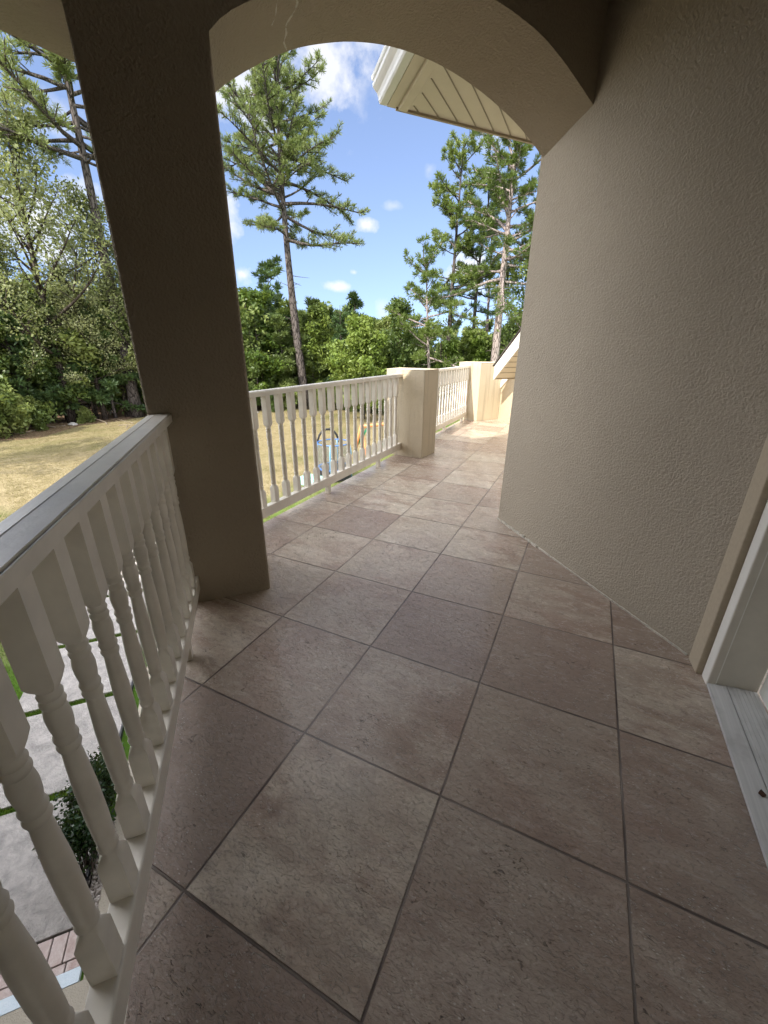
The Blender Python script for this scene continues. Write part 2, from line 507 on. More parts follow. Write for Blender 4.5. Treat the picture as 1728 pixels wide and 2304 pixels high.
# entry porch floor, pale strip, brick band, concrete apron
ef = MB(); ef.prism([P(-4.5, -3.3), P(1.2, -3.3), P(1.2, 0.365), P(-4.5, 0.365)], GZ - 0.05, GZ + 0.03)
tag(ef.build('porch_floor', M_FLOORSTUCCO), kind='structure')
es = MB(); es.prism([P(-4.5, 0.367), P(-1.66, 0.367), P(-1.66, 0.46), P(-4.5, 0.46)], GZ - 0.05, GZ + 0.034)
tag(es.build('threshold_strip', M_STRIP), kind='structure')
br = MB()
k = 0
e0 = -4.5
while e0 < -1.68:
    w = 0.098
    br.prism([P(e0, 0.53), P(min(e0 + w, -1.67), 0.53), P(min(e0 + w, -1.67), 0.728), P(e0, 0.728)], GZ - 0.02, GZ + 0.032 + RNG.uniform(-0.003, 0.003))
    e0 += 0.108
e0 = -4.5
while e0 < -1.68:
    br.prism([P(e0, 0.463), P(min(e0 + 0.20, -1.67), 0.463), P(min(e0 + 0.20, -1.67), 0.522), P(e0, 0.522)], GZ - 0.02, GZ + 0.03)
    e0 += 0.21
tag(br.build('brick_path', M_BRICK, bevel=0.004), kind='structure')
bj = MB(); bj.prism([P(-4.5, 0.461), P(-1.66, 0.461), P(-1.66, 0.735), P(-4.5, 0.735)], GZ - 0.02, GZ + 0.016)
tag(bj.build('brick_bedding', M_MORTAR), kind='structure')
ca = MB(); ca.prism([P(-1.63, 0.367), P(-0.3, 0.367), P(-0.3, 8), P(-1.63, 8)], GZ - 0.03, GZ + 0.03)
tag(ca.build('concrete_apron', M_FLOORSTUCCO), kind='structure')
be = MB(); be.prism([P(-1.775, 0.74), P(-1.755, 0.74), P(-1.755, 7), P(-1.775, 7)], GZ - 0.02, GZ + 0.06)
tag(be.build('bed_edging', M_BLACK), label='black edging strip along the pebble bed beside the path', cat='edging')

# pebbles
pb = MB()
base = [(-1, -1, 0.2), (1, -1, 0.2), (1, 1, 0.2), (-1, 1, 0.2), (0, 0, 1)]
ph = [(math.cos(a), math.sin(a)) for a in np.linspace(0, 2 * math.pi, 7)[:-1]]
for i in range(420):
    e, mm = RNG.uniform(-1.75, -1.635), RNG.uniform(0.70, 1.6)
    s = RNG.uniform(0.010, 0.020); a = RNG.uniform(0, 3.14); st = RNG.uniform(1.1, 1.7)
    cx, cy = P(e, mm)
    r0 = []; r1 = []
    for (c, d) in ph:
        px, py = c * s * st, d * s
        px, py = px * math.cos(a) - py * math.sin(a), px * math.sin(a) + py * math.cos(a)
        r0.append((cx + px, cy + py, GZ + 0.01)); r1.append((cx + px * 0.6, cy + py * 0.6, GZ + 0.02 + s * 0.9))
    pb.sweep([r0, r1])
o = pb.build('pebble_bed', M_PEBBLE, smooth=True); tag(o, 'grey pebbles filling the narrow bed beside the path', 'pebbles', kind='stuff')


# grass blades (stuff)
def blades(n, fn, h0, h1, w):
    pts = fn(n); n = len(pts)
    a = RNG.uniform(0, 2 * np.pi, n); h = RNG.uniform(h0, h1, n)
    d = np.stack([np.cos(a), np.sin(a), np.zeros(n)], 1) * w[0]
    la = RNG.uniform(0, 2 * np.pi, n); ll = RNG.uniform(0.1, 0.75, n) * h
    tip = pts + np.stack([np.cos(la) * ll, np.sin(la) * ll, h], 1)
    return np.stack([pts - d, pts + d, tip], 1).reshape(-1, 3)


def joints(n):
    out = []
    for k in range(9):
        m0 = 0.74 + k * 1.372 - 0.092
        q = 900 if k < 5 else 300
        if k == 0: continue
        e = RNG.uniform(-3.15, -1.76, q); mm = RNG.uniform(m0 + 0.005, m0 + 0.085, q)
        out.append(np.stack([OX + e * EX - mm * EY, OY + e * EY + mm * EX, np.full(q, GZ + 0.005)], 1))
    q = 9000
    e = -3.16 - RNG.random(q) ** 1.5 * 2.4; mm = RNG.uniform(0.8, 8.5, q)
    keep = ~((e > -6.2) & (e < -3.25) & (mm > 6.95) & (mm < 8.9))
    e, mm = e[keep], mm[keep]
    out.append(np.stack([OX + e * EX - mm * EY, OY + e * EY + mm * EX, np.full(len(e), GZ)], 1))
    q = 5000
    e = RNG.uniform(-6.3, -3.0, q); mm = RNG.uniform(6.8, 12, q)
    out.append(np.stack([OX + e * EX - mm * EY, OY + e * EY + mm * EX, np.full(len(e), GZ)], 1))
    return np.concatenate(out)


o = finish('green_grass', soup(blades(0, joints, 0.025, 0.06, (0.006,)), 3), M_GRASSB)
tag(o, 'bright green grass growing in the path joints and beside the slabs', 'grass', kind='stuff')


def lawn_pts(n):
    az = np.radians(RNG.uniform(108, 160, n)); r = 8 + 24 * RNG.random(n) ** 0.8
    x = 1.564 + r * np.cos(az); y = -0.301 + r * np.sin(az)
    keep = (x < -2.0)
    return np.stack([x, y, np.full(n, GZ - 0.005)], 1)[keep]


lp = lawn_pts(130000)
gx = lp[:, 0]
isg = (gx + 6.4) * 0.5 + RNG.normal(0, 0.7, len(lp)) > 0.9
o = finish('dry_grass', soup(blades(0, lambda n: lp[~isg], 0.02, 0.06, (0.010,)), 3), M_GRASSD)
tag(o, 'straw coloured dry grass tufts over the lawn', 'grass', kind='stuff')
o = finish('lawn_grass', soup(blades(0, lambda n: lp[isg], 0.03, 0.075, (0.012,)), 3), M_GRASSB)
tag(o, 'fresh green grass on the lawn close to the house', 'grass', kind='stuff')

# ---------------------------------------------------------------- the house
house = empty('house', (2.2, 0.5, GZ), 'cream stucco house with arched portico, white door frame and eaves round the balcony', 'house')


def part(mb, name, mat, parent=house, smooth=False, bevel=0.0, world=True):
    o = mb.build(name, mat, None, smooth, bevel)
    o.parent = parent
    root = parent
    while root.parent is not None: root = root.parent
    if parent is root:
        o.matrix_parent_inverse = Matrix.Translation(root.location).inverted()
    else:
        o.matrix_parent_inverse = Matrix.Identity(4)
    return o


def sub(mb, name, mat, parent, smooth=False, bevel=0.0):
    "sub-part: parent keeps identity local transform, so the mesh stays in place"
    o = mb.build(name, mat, None, smooth, bevel)
    o.parent = parent
    return o


H = 2.92          # ceiling height
TH = 0.351        # arcade wall thickness


def smoothtab(tab, x):
    xs = np.array([t[0] for t in tab]); ys = np.array([t[1] for t in tab])
    # monotone-ish cubic through the table (Catmull-Rom)
    i = int(np.clip(np.searchsorted(xs, x) - 1, 0, len(xs) - 2))
    x0, x1 = xs[i], xs[i + 1]; t = (x - x0) / (x1 - x0)
    d = lambda k: (ys[min(k + 1, len(ys) - 1)] - ys[max(k - 1, 0)]) / (xs[min(k + 1, len(xs) - 1)] - xs[max(k - 1, 0)])
    m0, m1 = d(i) * (x1 - x0), d(i + 1) * (x1 - x0)
    return (2 * t**3 - 3 * t**2 + 1) * ys[i] + (t**3 - 2 * t**2 + t) * m0 + (-2 * t**3 + 3 * t**2) * ys[i + 1] + (t**3 - t**2) * m1


def arch(near, far, n=44):
    mb = MB()
    ne = np.linspace(near[0][0], near[-1][0], n); fe = np.linspace(far[0][0], far[-1][0], n)
    a = [P(x, 0, smoothtab(near, x)) for x in ne]; b = [P(x, 0, H + 0.16) for x in ne]
    c = [P(x, TH, smoothtab(far, x)) for x in fe]; d = [P(x, TH, H + 0.16) for x in fe]
    vs = a + b + c + d
    fs = []
    for i in range(n - 1):
        j = i + 1
        fs += [(i, j, n + j, n + i), (2 * n + j, 2 * n + i, 3 * n + i, 3 * n + j), (2 * n + i, 2 * n + j, j, i)]
    mb.add(vs, fs)
    return mb


near1 = [(0.0, 2.115), (0.053, 2.165), (0.142, 2.219), (0.36, 2.325), (0.60, 2.40), (0.85, 2.432), (1.064, 2.425), (1.289, 2.378), (1.429, 2.32), (1.535, 2.262), (1.70, 2.165)]
far1 = [(0.02, 2.108), (0.06, 2.140), (0.158, 2.204), (0.259, 2.261), (0.36, 2.308), (0.462, 2.342), (0.589, 2.374), (0.74, 2.394), (0.883, 2.395), (1.032, 2.380), (1.164, 2.352), (1.305, 2.310), (1.458, 2.249), (1.576, 2.187), (1.70, 2.105)]
part(arch(near1, far1), 'arch', M_STUCCO)
R2 = 8.85
arc2 = [(x, 2.10 + math.sqrt(R2**2 - (x + 2.45)**2) - math.sqrt(R2**2 - 2.05**2)) for x in np.linspace(-4.5, -0.40, 23)]
part(arch(arc2, arc2, 30), 'arch', M_STUCCO)
def column_ring(z, c):
    q = [(-0.402, 0.0), (0.0, 0.0), (0.02, TH), (-0.40, TH)]
    out = []
    for k in range(4):
        a, b, d = np.array(q[k - 1]), np.array(q[k]), np.array(q[(k + 1) % 4])
        u = (a - b) / np.linalg.norm(a - b); w_ = (d - b) / np.linalg.norm(d - b)
        for t in (0.0, 0.33, 0.67, 1.0):
            pt = b + u * c * (1 - t) ** 2 + w_ * c * t ** 2
            out.append(P(float(pt[0]), float(pt[1]), z))
    return out
cm = MB(); cm.sweep([column_ring(GZ, 0.018)] + [column_ring(z, 0.018 + 0.003 * math.sin(z * 9)) for z in np.linspace(0.0, 2.02, 12)] + [column_ring(2.10, 0.0006), column_ring(H + 0.16, 0.0006)])
part(cm, 'column', M_STUCCO)
cm = MB(); cm.prism([P(-4.9, 0.002), P(-4.5, 0.002), P(-4.5, TH), P(-4.9, TH)], GZ, H + 0.16)
part(cm, 'column', M_STUCCO)

# diagonal wall with the house corner, then the wall with the door
A = (2.438 * T, 5.567 * T); B = (4.621 * T, 3.110 * T)
nx, ny = 0.7476, 0.6641
w = MB()
w.prism([A, B, (B[0] + 0.22, B[1] + 0.08), (A[0] + nx * 0.25, A[1] + ny * 0.25)], -0.02, H + 0.16)
part(w, 'wall', M_STUCCO_WALL, bevel=0.006)
w = MB(); a2 = (A[0] + nx * 0.25, A[1] + ny * 0.25)
w.prism([a2, (a2[0] + EX * 5, a2[1] + EY * 5), (a2[0] + EX * 5 + 0.15, a2[1] + EY * 5 - 0.16), (a2[0] + 0.15, a2[1] - 0.16)], GZ, H + 0.16)
part(w, 'wall', M_STUCCO_WALL)
XD = 4.621 * T
w = MB()
w.prism([(XD + 0.03, 2.80 * T), (XD + 0.23, 2.80 * T), (XD + 0.23, 0.50 * T), (XD + 0.03, 0.50 * T)], 2.08, H + 0.16)
w.prism([(XD, 0.35 * T), (XD + 0.2, 0.35 * T), (XD + 0.2, -3.9 * T), (XD, -3.9 * T)], -0.02, H + 0.16)
part(w, 'wall', M_STUCCO_WALL)
w = MB()
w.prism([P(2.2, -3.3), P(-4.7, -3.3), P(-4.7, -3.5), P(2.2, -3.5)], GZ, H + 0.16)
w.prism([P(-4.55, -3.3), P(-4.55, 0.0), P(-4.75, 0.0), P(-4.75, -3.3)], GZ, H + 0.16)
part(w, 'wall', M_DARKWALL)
# wall under the balcony
w = MB()
w.prism([P(-0.28, -3.3), P(-0.28, 0.0), P(-0.12, 0.0), P(-0.12, -3.3)], GZ, -0.31)
w.prism([(-0.15, 1.9), (-0.15, 6.9), (0.1, 6.9), (0.1, 1.9)], GZ, -0.31)
part(w, 'wall', M_STUCCO)
# ceiling and roof
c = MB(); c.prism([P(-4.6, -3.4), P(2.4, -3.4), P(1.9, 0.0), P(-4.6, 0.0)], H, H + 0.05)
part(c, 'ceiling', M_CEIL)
rf = MB()
rf.prism([P(-5.2, -4.0), P(3.2, -4.0), P(3.0, 0.735), P(-5.2, 0.72)], 3.09, 3.222)
ro = part(rf, 'roof', M_SHINGLE)
# the entry's left wing, out of the picture, that shades the path
w = MB(); w.prism([P(-12, -6), P(-6.0, -6), P(-6.0, 2.38), P(-12, 2.38)], GZ, 3.0)
part(w, 'wall', M_STUCCO)

# main roof eave beyond the arch: soffit with boards, gutter, fascia
ZS = 5.55 * T
C0 = np.array([0.24 * T, 5.60 * T])      # eave corner (outside of gutter)
dv = np.array([0.6641, -0.7476])         # along the gutter, towards the viewer
av = np.array([EX * 0.965 + 0.0, EY * 1.0]); av = np.array([0.6566, 0.7543])
L1, L2 = 1.05, 3.6
def S(u, v): q = C0 + dv * u + av * v; return (float(q[0]), float(q[1]))
sf = MB(); sf.prism([S(0.0, 0.135), S(L1, 0.135), S(L1, L2), S(0.0, L2)], ZS, ZS + 0.03)
so = part(sf, 'soffit', M_SOFFIT)
gr = MB()
yy = np.array([0.0, 1.0])
for k in range(9):
    # grooves run along world y, from the far edge back to the gutter-side frieze
    x0 = 0.365 * T + 0.135 + k * 0.0955
    # start on far edge (u=0): point C0+av*v with x = x0
    v = (x0 - C0[0]) / av[0]
    ys = C0[1] + av[1] * v - 0.018
    # frieze line: v=0.21
    q = C0 + av * 0.235; u = (x0 - q[0]) / dv[0]
    ye = max(q[1] + dv[1] * u, C0[1] - 0.75)
    gr.prism([(x0 - 0.003, ys), (x0 + 0.003, ys), (x0 + 0.003, ye), (x0 - 0.003, ye)], ZS - 0.004, ZS - 0.001)
    gr.prism([(x0 - 0.009, ys + 0.001), (x0 + 0.008, ys + 0.008), (x0 - 0.003, ys - 0.015)], ZS - 0.007, ZS - 0.0045)
part(gr, 'panel_groove', M_GROOVE)
fz = MB(); fz.prism([S(0.012, 0.145), S(L1, 0.145), S(L1, 0.205), S(0.012, 0.205)], ZS - 0.022, ZS - 0.0005)
part(fz, 'frieze_board', M_SOFFIT, bevel=0.004)
fe = MB(); fe.prism([S(-0.02, 0.136), S(-0.001, 0.136), S(-0.001, L2), S(-0.02, L2)], ZS - 0.012, ZS + 0.16)
part(fe, 'fascia', M_CASING)
# gutter profile (ogee), cross-section in (v outward<0, z)
prof = [(0.075, 0.000), (0.030, 0.000), (0.022, 0.010), (0.020, 0.030), (0.012, 0.048), (-0.004, 0.060), (-0.016, 0.072), (-0.018, 0.088), (-0.006, 0.092), (-0.006, 0.100), (-0.022, 0.102), (-0.026, 0.118), (0.075, 0.118)]
gm = MB()
rings = []
for u in (-0.02, 0.0, 0.02, L1):
    s = 1.0
    rings.append([(*S(u, v), ZS + z) for v, z in prof])
gm.sweep(rings)
part(gm, 'gutter', M_GUTTER)
sb = MB(); sb.prism([S(-0.018, 0.077), S(L1, 0.077), S(L1, 0.134), S(-0.018, 0.134)], ZS - 0.003, ZS + 0.16)
part(sb, 'sub_fascia', M_SOFFIT)
rm = MB(); rm.prism([S(-0.03, 0.0), S(L1, 0.0), S(L1, L2), S(-0.03, L2)], [ZS + 0.13] * 2 + [ZS + 1.5] * 2, [ZS + 0.16] * 2 + [ZS + 1.53] * 2)
part(rm, 'roof', M_SHINGLE)

# far wing with the raking gable
W0 = np.array([0.42 * T, 15.72 * T]); wa = math.radians(-46)
wd = np.array([math.cos(wa), math.sin(wa)]); wn = np.array([wd[1], -wd[0]])
if wn[1] > 0: wn = -wn
def G(u, off): q = W0 + wd * u + wn * off; return (float(q[0]), float(q[1]))
OFF = 0.414
wl = MB()
slope = 0.80
def quadwall(mb, u0, u1, o0, o1, zf0, zf1):
    mb.prism([G(u0, o0), G(u1, o0), G(u1, o1), G(u0, o1)], [zf0(u0), zf0(u1), zf0(u1), zf0(u0)], [zf1(u0), zf1(u1), zf1(u1), zf1(u0)])
zt = lambda u: 0.69 + slope * u
quadwall(wl, 0.0, 2.6, 0.0, -0.2, lambda u: GZ, zt)
part(wl, 'gable_wall', M_STUCCO_PIER)
fr = MB(); quadwall(fr, -0.0, 2.4, 0.0, 0.028, lambda u: zt(u) - 0.165, lambda u: zt(u) - 0.045)
part(fr, 'frieze_board', M_TRIM)
# soffit between wall and rake, fascia, roof
zs2 = lambda u: 0.392 + 0.835 * u     # underside at the fascia (u measured along the wall)
sf2 = MB()
u0 = 0.41
def zf(u): return 0.722 + 0.845 * (u - 0.405)
sf2.add([(*G(0.405, OFF - 0.02), zf(0.405) + 0.006), (*G(2.6, OFF - 0.02), zf(2.6) + 0.006), (*G(2.6, 0.002), zf(2.6) + 0.012), (*G(0.405, 0.002), zf(0.405) + 0.012),
         (*G(0.405, OFF - 0.02), zf(0.405) + 0.02), (*G(2.6, OFF - 0.02), zf(2.6) + 0.02), (*G(2.6, 0.002), zf(2.6) + 0.03), (*G(0.405, 0.002), zf(0.405) + 0.03)],
        [(3, 2, 1, 0), (4, 5, 6, 7), (0, 1, 5, 4), (1, 2, 6, 5), (2, 3, 7, 6), (3, 0, 4, 7)])
part(sf2, 'soffit', M_SOFFIT)
fg = MB()
for k in range(22):
    u = 0.405 + 0.10 + k * 0.098
    fg.add([(*G(u, OFF - 0.021), zf(u) + 0.0055), (*G(u + 0.007, OFF - 0.021), zf(u + 0.007) + 0.0055), (*G(u + 0.007, 0.003), zf(u + 0.007) + 0.0115), (*G(u, 0.003), zf(u) + 0.0115),
            (*G(u, OFF - 0.021), zf(u) + 0.001), (*G(u + 0.007, OFF - 0.021), zf(u + 0.007) + 0.001), (*G(u + 0.007, 0.003), zf(u + 0.007) + 0.006), (*G(u, 0.003), zf(u) + 0.006)],
           [(0, 1, 2, 3), (7, 6, 5, 4), (4, 5, 1, 0), (5, 6, 2, 1), (6, 7, 3, 2), (7, 4, 0, 3)])
part(fg, 'panel_groove', M_GROOVE)
fa = MB(); quadwall(fa, 0.385, 2.6, OFF - 0.02, OFF + 0.005, lambda u: zf(u) - 0.004, lambda u: zf(u) + 0.212)
part(fa, 'rake_board', M_TRIM)
en = MB(); en.prism([G(0.385, -0.19), G(0.405, -0.19), G(0.405, OFF - 0.021), G(0.385, OFF - 0.021)], zf(0.39) + 0.0, zf(0.39) + 0.2)
part(en, 'fascia', M_CASING)
r2 = MB(); quadwall(r2, 0.365, 2.6, OFF + 0.03, -0.2, lambda u: zf(u) + 0.214, lambda u: zf(u) + 0.232)
part(r2, 'roof', M_SHINGLE)

# door: casing, brickmould, jamb, panel, sill
yt = T
cs = MB(); cs.prism([(XD - 0.012, 3.105 * yt), (XD + 0.02, 3.11 * yt), (XD + 0.02, 2.91 * yt), (XD - 0.004, 2.908 * yt)], -0.001, 2.14)
cs.prism([(XD - 0.012, 3.105 * yt), (XD + 0.02, 3.105 * yt), (XD + 0.02, 0.35 * yt), (XD - 0.012, 0.35 * yt)], 2.141, 2.24)
part(cs, 'door_casing', M_CASING, bevel=0.004)
bm = MB(); bm.prism([(XD + 0.016, 2.905 * yt), (XD + 0.05, 2.905 * yt), (XD + 0.05, 2.793 * yt), (XD + 0.020, 2.793 * yt)], -0.001, 2.14)
part(bm, 'brick_mould', M_TRIM, bevel=0.003)
jm = MB()
jm.prism([(XD + 0.022, 2.860 * yt), (XD + 0.046, 2.80 * yt), (XD + 0.046, 2.790 * yt), (XD + 0.022, 2.790 * yt)], 0.0, 2.1)
jm.prism([(XD + 0.046, 2.800 * yt), (XD + 0.172, 2.815 * yt), (XD + 0.172, 2.95 * yt), (XD + 0.046, 2.95 * yt)], 0.0, 2.1)
part(jm, 'door_jamb', M_JAMB, bevel=0.003)
dp = MB(); dp.prism([(XD + 0.172, 2.80 * yt), (XD + 0.215, 2.80 * yt), (XD + 0.215, 0.6 * yt), (XD + 0.172, 0.6 * yt)], 0.025, 2.07)
dp.prism([(XD + 0.168, 2.60 * yt), (XD + 0.172, 2.60 * yt), (XD + 0.172, 0.8 * yt), (XD + 0.168, 0.8 * yt)], 0.25, 0.85)
part(dp, 'door', M_DOOR, bevel=0.003)


def sill_mat():
    m, nt, b = newmat('weathered_sill')
    p = pos(nt)
    mp = nd(nt, 'ShaderNodeMapping'); mp.inputs['Scale'].default_value = (55, 1.5, 5)
    nt.links.new(p, mp.inputs['Vector'])
    n1 = noise(nt, mp.outputs[0], 2, 4, 0.6)
    n2 = noise(nt, p, 9, 4, 0.6)
    c = mix(nt, ramp(nt, n1, [(0.3, 0.0), (0.7, 1.0)]), (0.50, 0.50, 0.49), (0.64, 0.635, 0.62))
    c = mix(nt, math_(nt, 'MULTIPLY', ramp(nt, n2, [(0.35, 1.0), (0.5, 0.0)]), 0.3), c, (0.2, 0.19, 0.18))
    nt.links.new(c, b.inputs['Base Color']); b.inputs['Roughness'].default_value = 0.6
    bump(nt, b, n1, 0.35, 0.003)
    return m


M_SILL = sill_mat()
sl = MB()
sl.prism([(XD + 0.022, 2.785 * yt), (XD + 0.078, 2.797 * yt), (XD + 0.078, 0.55 * yt), (XD + 0.022, 0.55 * yt)], [0.001] * 4, [0.012, 0.017, 0.017, 0.012])
x = XD + 0.081
while x < XD + 0.168:
    sl.prism([(x, 2.80 * yt), (x + 0.0095, 2.80 * yt), (x + 0.0095, 0.55 * yt), (x, 0.55 * yt)], 0.001, 0.0185 + (x - XD - 0.08) * 0.06)
    sl.prism([(x + 0.0095, 2.80 * yt), (x + 0.0125, 2.80 * yt), (x + 0.0125, 0.55 * yt), (x + 0.0095, 0.55 * yt)], 0.001, 0.0174 + (x - XD - 0.08) * 0.06)
    x += 0.0125
part(sl, 'door_sill', M_SILL)
lf = MB(); lx, ly = XD + 0.062, 1.83 * T
pts = [(0.004, 0.024), (0.014, 0.004), (0.008, -0.008), (-0.002, -0.013), (-0.013, -0.002), (-0.006, 0.010)]
lf.add([(lx + a * 0.75, ly + b * 0.75, 0.0178 + 0.001 * ((i * 7) % 3)) for i, (a, b) in enumerate(pts)] + [(lx, ly, 0.0195)], [(i, (i + 1) % 6, 6) for i in range(6)])
o = lf.build('dead_leaf', M_DEADLEAF); tag(o, 'small dark brown dead leaf lying on the grey door sill', 'leaf')

# caulk along the wall foot and hairline repair on the arch
ck = MB()
dl = math.hypot(B[0] - A[0], B[1] - A[1]); ux, uy = (B[0] - A[0]) / dl, (B[1] - A[1]) / dl
k = 0.0
while k < dl - 0.02:
    t0 = 0.005 + RNG.uniform(0, 0.003); hh = 0.006 + RNG.uniform(0, 0.003)
    if 0.05 < k < 0.48: t0 += 0.003 + RNG.uniform(0, 0.007); hh += RNG.uniform(0, 0.009)
    q = (A[0] + ux * k, A[1] + uy * k); q2 = (A[0] + ux * (k + 0.0175), A[1] + uy * (k + 0.0175))
    ck.prism([(q[0] + nx * 0.002, q[1] + ny * 0.002), (q2[0] + nx * 0.002, q2[1] + ny * 0.002), (q2[0] - nx * t0, q2[1] - ny * t0), (q[0] - nx * t0, q[1] - ny * t0)], 0.0005, hh)
    k += 0.018
part(ck, 'caulk_bead', M_CAULK)
for (e0, wig, w0, m0, m1) in ((0.305, 0.012, 0.0045, 0.0, 0.34), (0.235, 0.006, 0.002, 0.0, 0.16)):
    ck = MB()
    pts = []
    for i in range(24):
        mm = m0 + (m1 - m0) * i / 23
        e = e0 + wig * math.sin(mm * 21) + 0.4 * wig * math.sin(mm * 55 + 1)
        f = mm / TH
        z = smoothtab(near1, e) * (1 - f) + smoothtab(far1, e) * f - 0.0012
        pts.append((e, mm, z))
    for (a, b) in zip(pts[:-1], pts[1:]):
        wv = w0 * (0.7 + 0.5 * math.sin(a[1] * 90))
        ck.add([P(a[0] - wv, a[1], a[2] - 0.0006), P(a[0] + wv, a[1], a[2] + 0.0012), P(b[0] + wv, b[1], b[2] + 0.0012), P(b[0] - wv, b[1], b[2] - 0.0006)], [(0, 1, 2, 3)])
    part(ck, 'crack_filler', M_CAULK)

# ---------------------------------------------------------------- pillars
def pillar(poly, name, label, ztop, capoff=0.0):
    r = empty(name, (poly[0][0], poly[0][1], 0), label, 'pillar')
    mb = MB(); mb.prism(poly, -0.001, ztop)
    o = mb.build('shaft', M_STUCCO_PIER, None, False, 0.006); local(r, o)
    cx = sum(p[0] for p in poly) / len(poly); cy = sum(p[1] for p in poly) / len(poly)
    cap = MB(); cap.prism([(cx + (p[0] - cx) * 1.004, cy + (p[1] - cy) * 1.004) for p in poly], ztop + 0.0005, ztop + 0.006)
    local(r, cap.build('cap', M_CAPTOP))
    cb = MB()
    a, b = poly[0], poly[1]
    return r


M_CAPTOP = stucco('cap_stucco', (0.66, 0.57, 0.41), 1.0, 0.08)
q = T
pillar([(-0.022 * q, 8.587 * q), (0.054 * q, 9.354 * q), (-1.02 * q, 9.46 * q), (-1.04 * q, 8.69 * q)], 'stucco_pillar',
       'square cream stucco pillar between the two white railings', 2.053 * q)
pillar([(-0.20 * q, 14.82 * q), (0.42 * q, 15.70 * q), (0.1 * q, 16.2 * q), (-1.02 * q, 15.75 * q), (-1.04 * q, 14.92 * q)], 'stucco_pillar',
       'sunlit angled stucco pillar at the far end, beside the white rake board', 2.058 * q)

# ---------------------------------------------------------------- railings
def sq_ring(cx, cy, z, half, r, ax, ay, k=16):
    "ring blended between square (r=0 -> square) and circle"
    out = []
    for i in range(k):
        a = 2 * math.pi * (i + 0.5) / k
        c, s = math.cos(a), math.sin(a)
        mx = max(abs(c), abs(s))
        sx, sy = c / mx * half, s / mx * half
        x, y = sx * (1 - r) + c * half * r, sy * (1 - r) + s * half * r
        out.append((cx + ax[0] * x + ay[0] * y, cy + ax[1] * x + ay[1] * y, z))
    return out


def baluster_mesh(ax, ay, z0, z1):
    mb = MB()
    h = 0.0205
    c = 0.7071
    k = 16
    def sqr(z, half):
        out = []
        for i in range(k):
            a = 2 * math.pi * i / k + math.pi / 4
            t = a - math.pi / 4
            q = i // 4; f = (i % 4) / 4
            cs = [(1, 1), (-1, 1), (-1, -1), (1, -1)]
            p0, p1 = cs[q], cs[(q + 1) % 4]
            x = (p0[0] + (p1[0] - p0[0]) * f) * half; y = (p0[1] + (p1[1] - p0[1]) * f) * half
            out.append((ax[0] * x + ay[0] * y, ax[1] * x + ay[1] * y, z))
        return out
    def cir(z, r):
        out = []
        for i in range(k):
            a = 2 * math.pi * i / k + math.pi / 4
            out.append((ax[0] * r * math.cos(a) + ay[0] * r * math.sin(a), ax[1] * r * math.cos(a) + ay[1] * r * math.sin(a), z))
        return out
    rings = [sqr(z0, h), sqr(z0 + 0.105, h)]
    # lower chamfer: square shoulders to round neck
    def blend(z, half, r, f):
        a, b = sqr(z, half), cir(z, r)
        return [tuple(a[i][j] * (1 - f) + b[i][j] * f for j in range(3)) for i in range(k)]
    zb = z0 + 0.105
    rings += [blend(zb + 0.010, h * 0.96, 0.0195, 0.5), cir(zb + 0.022, 0.0150)]
    prof = [(zb + 0.028, 0.0145), (zb + 0.032, 0.0170), (zb + 0.040, 0.0180), (zb + 0.046, 0.0160), (zb + 0.052, 0.0150), (zb + 0.060, 0.0165), (zb + 0.12, 0.0178), (zb + 0.20, 0.0176), (zb + 0.27, 0.0150)]
    zt = z1 - 0.205            # underside of the upper block
    prof += [(zt - 0.128, 0.0138), (zt - 0.124, 0.0165), (zt - 0.118, 0.0180), (zt - 0.112, 0.0165), (zt - 0.109, 0.0150), (zt - 0.105, 0.0168), (zt - 0.099, 0.0182), (zt - 0.093, 0.0165), (zt - 0.090, 0.0150),
             (zt - 0.075, 0.0172), (zt - 0.055, 0.0185), (zt - 0.038, 0.0165), (zt - 0.034, 0.0150), (zt - 0.030, 0.0172), (zt - 0.025, 0.0182), (zt - 0.020, 0.0168), (zt - 0.017, 0.0150)]
    prof += [(zt - 0.014, 0.0168), (zt - 0.009, 0.0178), (zt - 0.004, 0.0160)]
    rings += [cir(z, r) for z, r in prof]
    rings += [cir(zt, 0.0152), blend(zt + 0.010, h * 0.97, 0.0195, 0.5), sqr(zt + 0.020, h), sqr(z1, h)]
    mb.sweep(rings)
    return mb


def set_auto(o, ang=35):
    o.data.polygons.foreach_set('use_smooth', [True] * len(o.data.polygons))
    md = o.modifiers.new('es', 'EDGE_SPLIT'); md.split_angle = math.radians(ang)


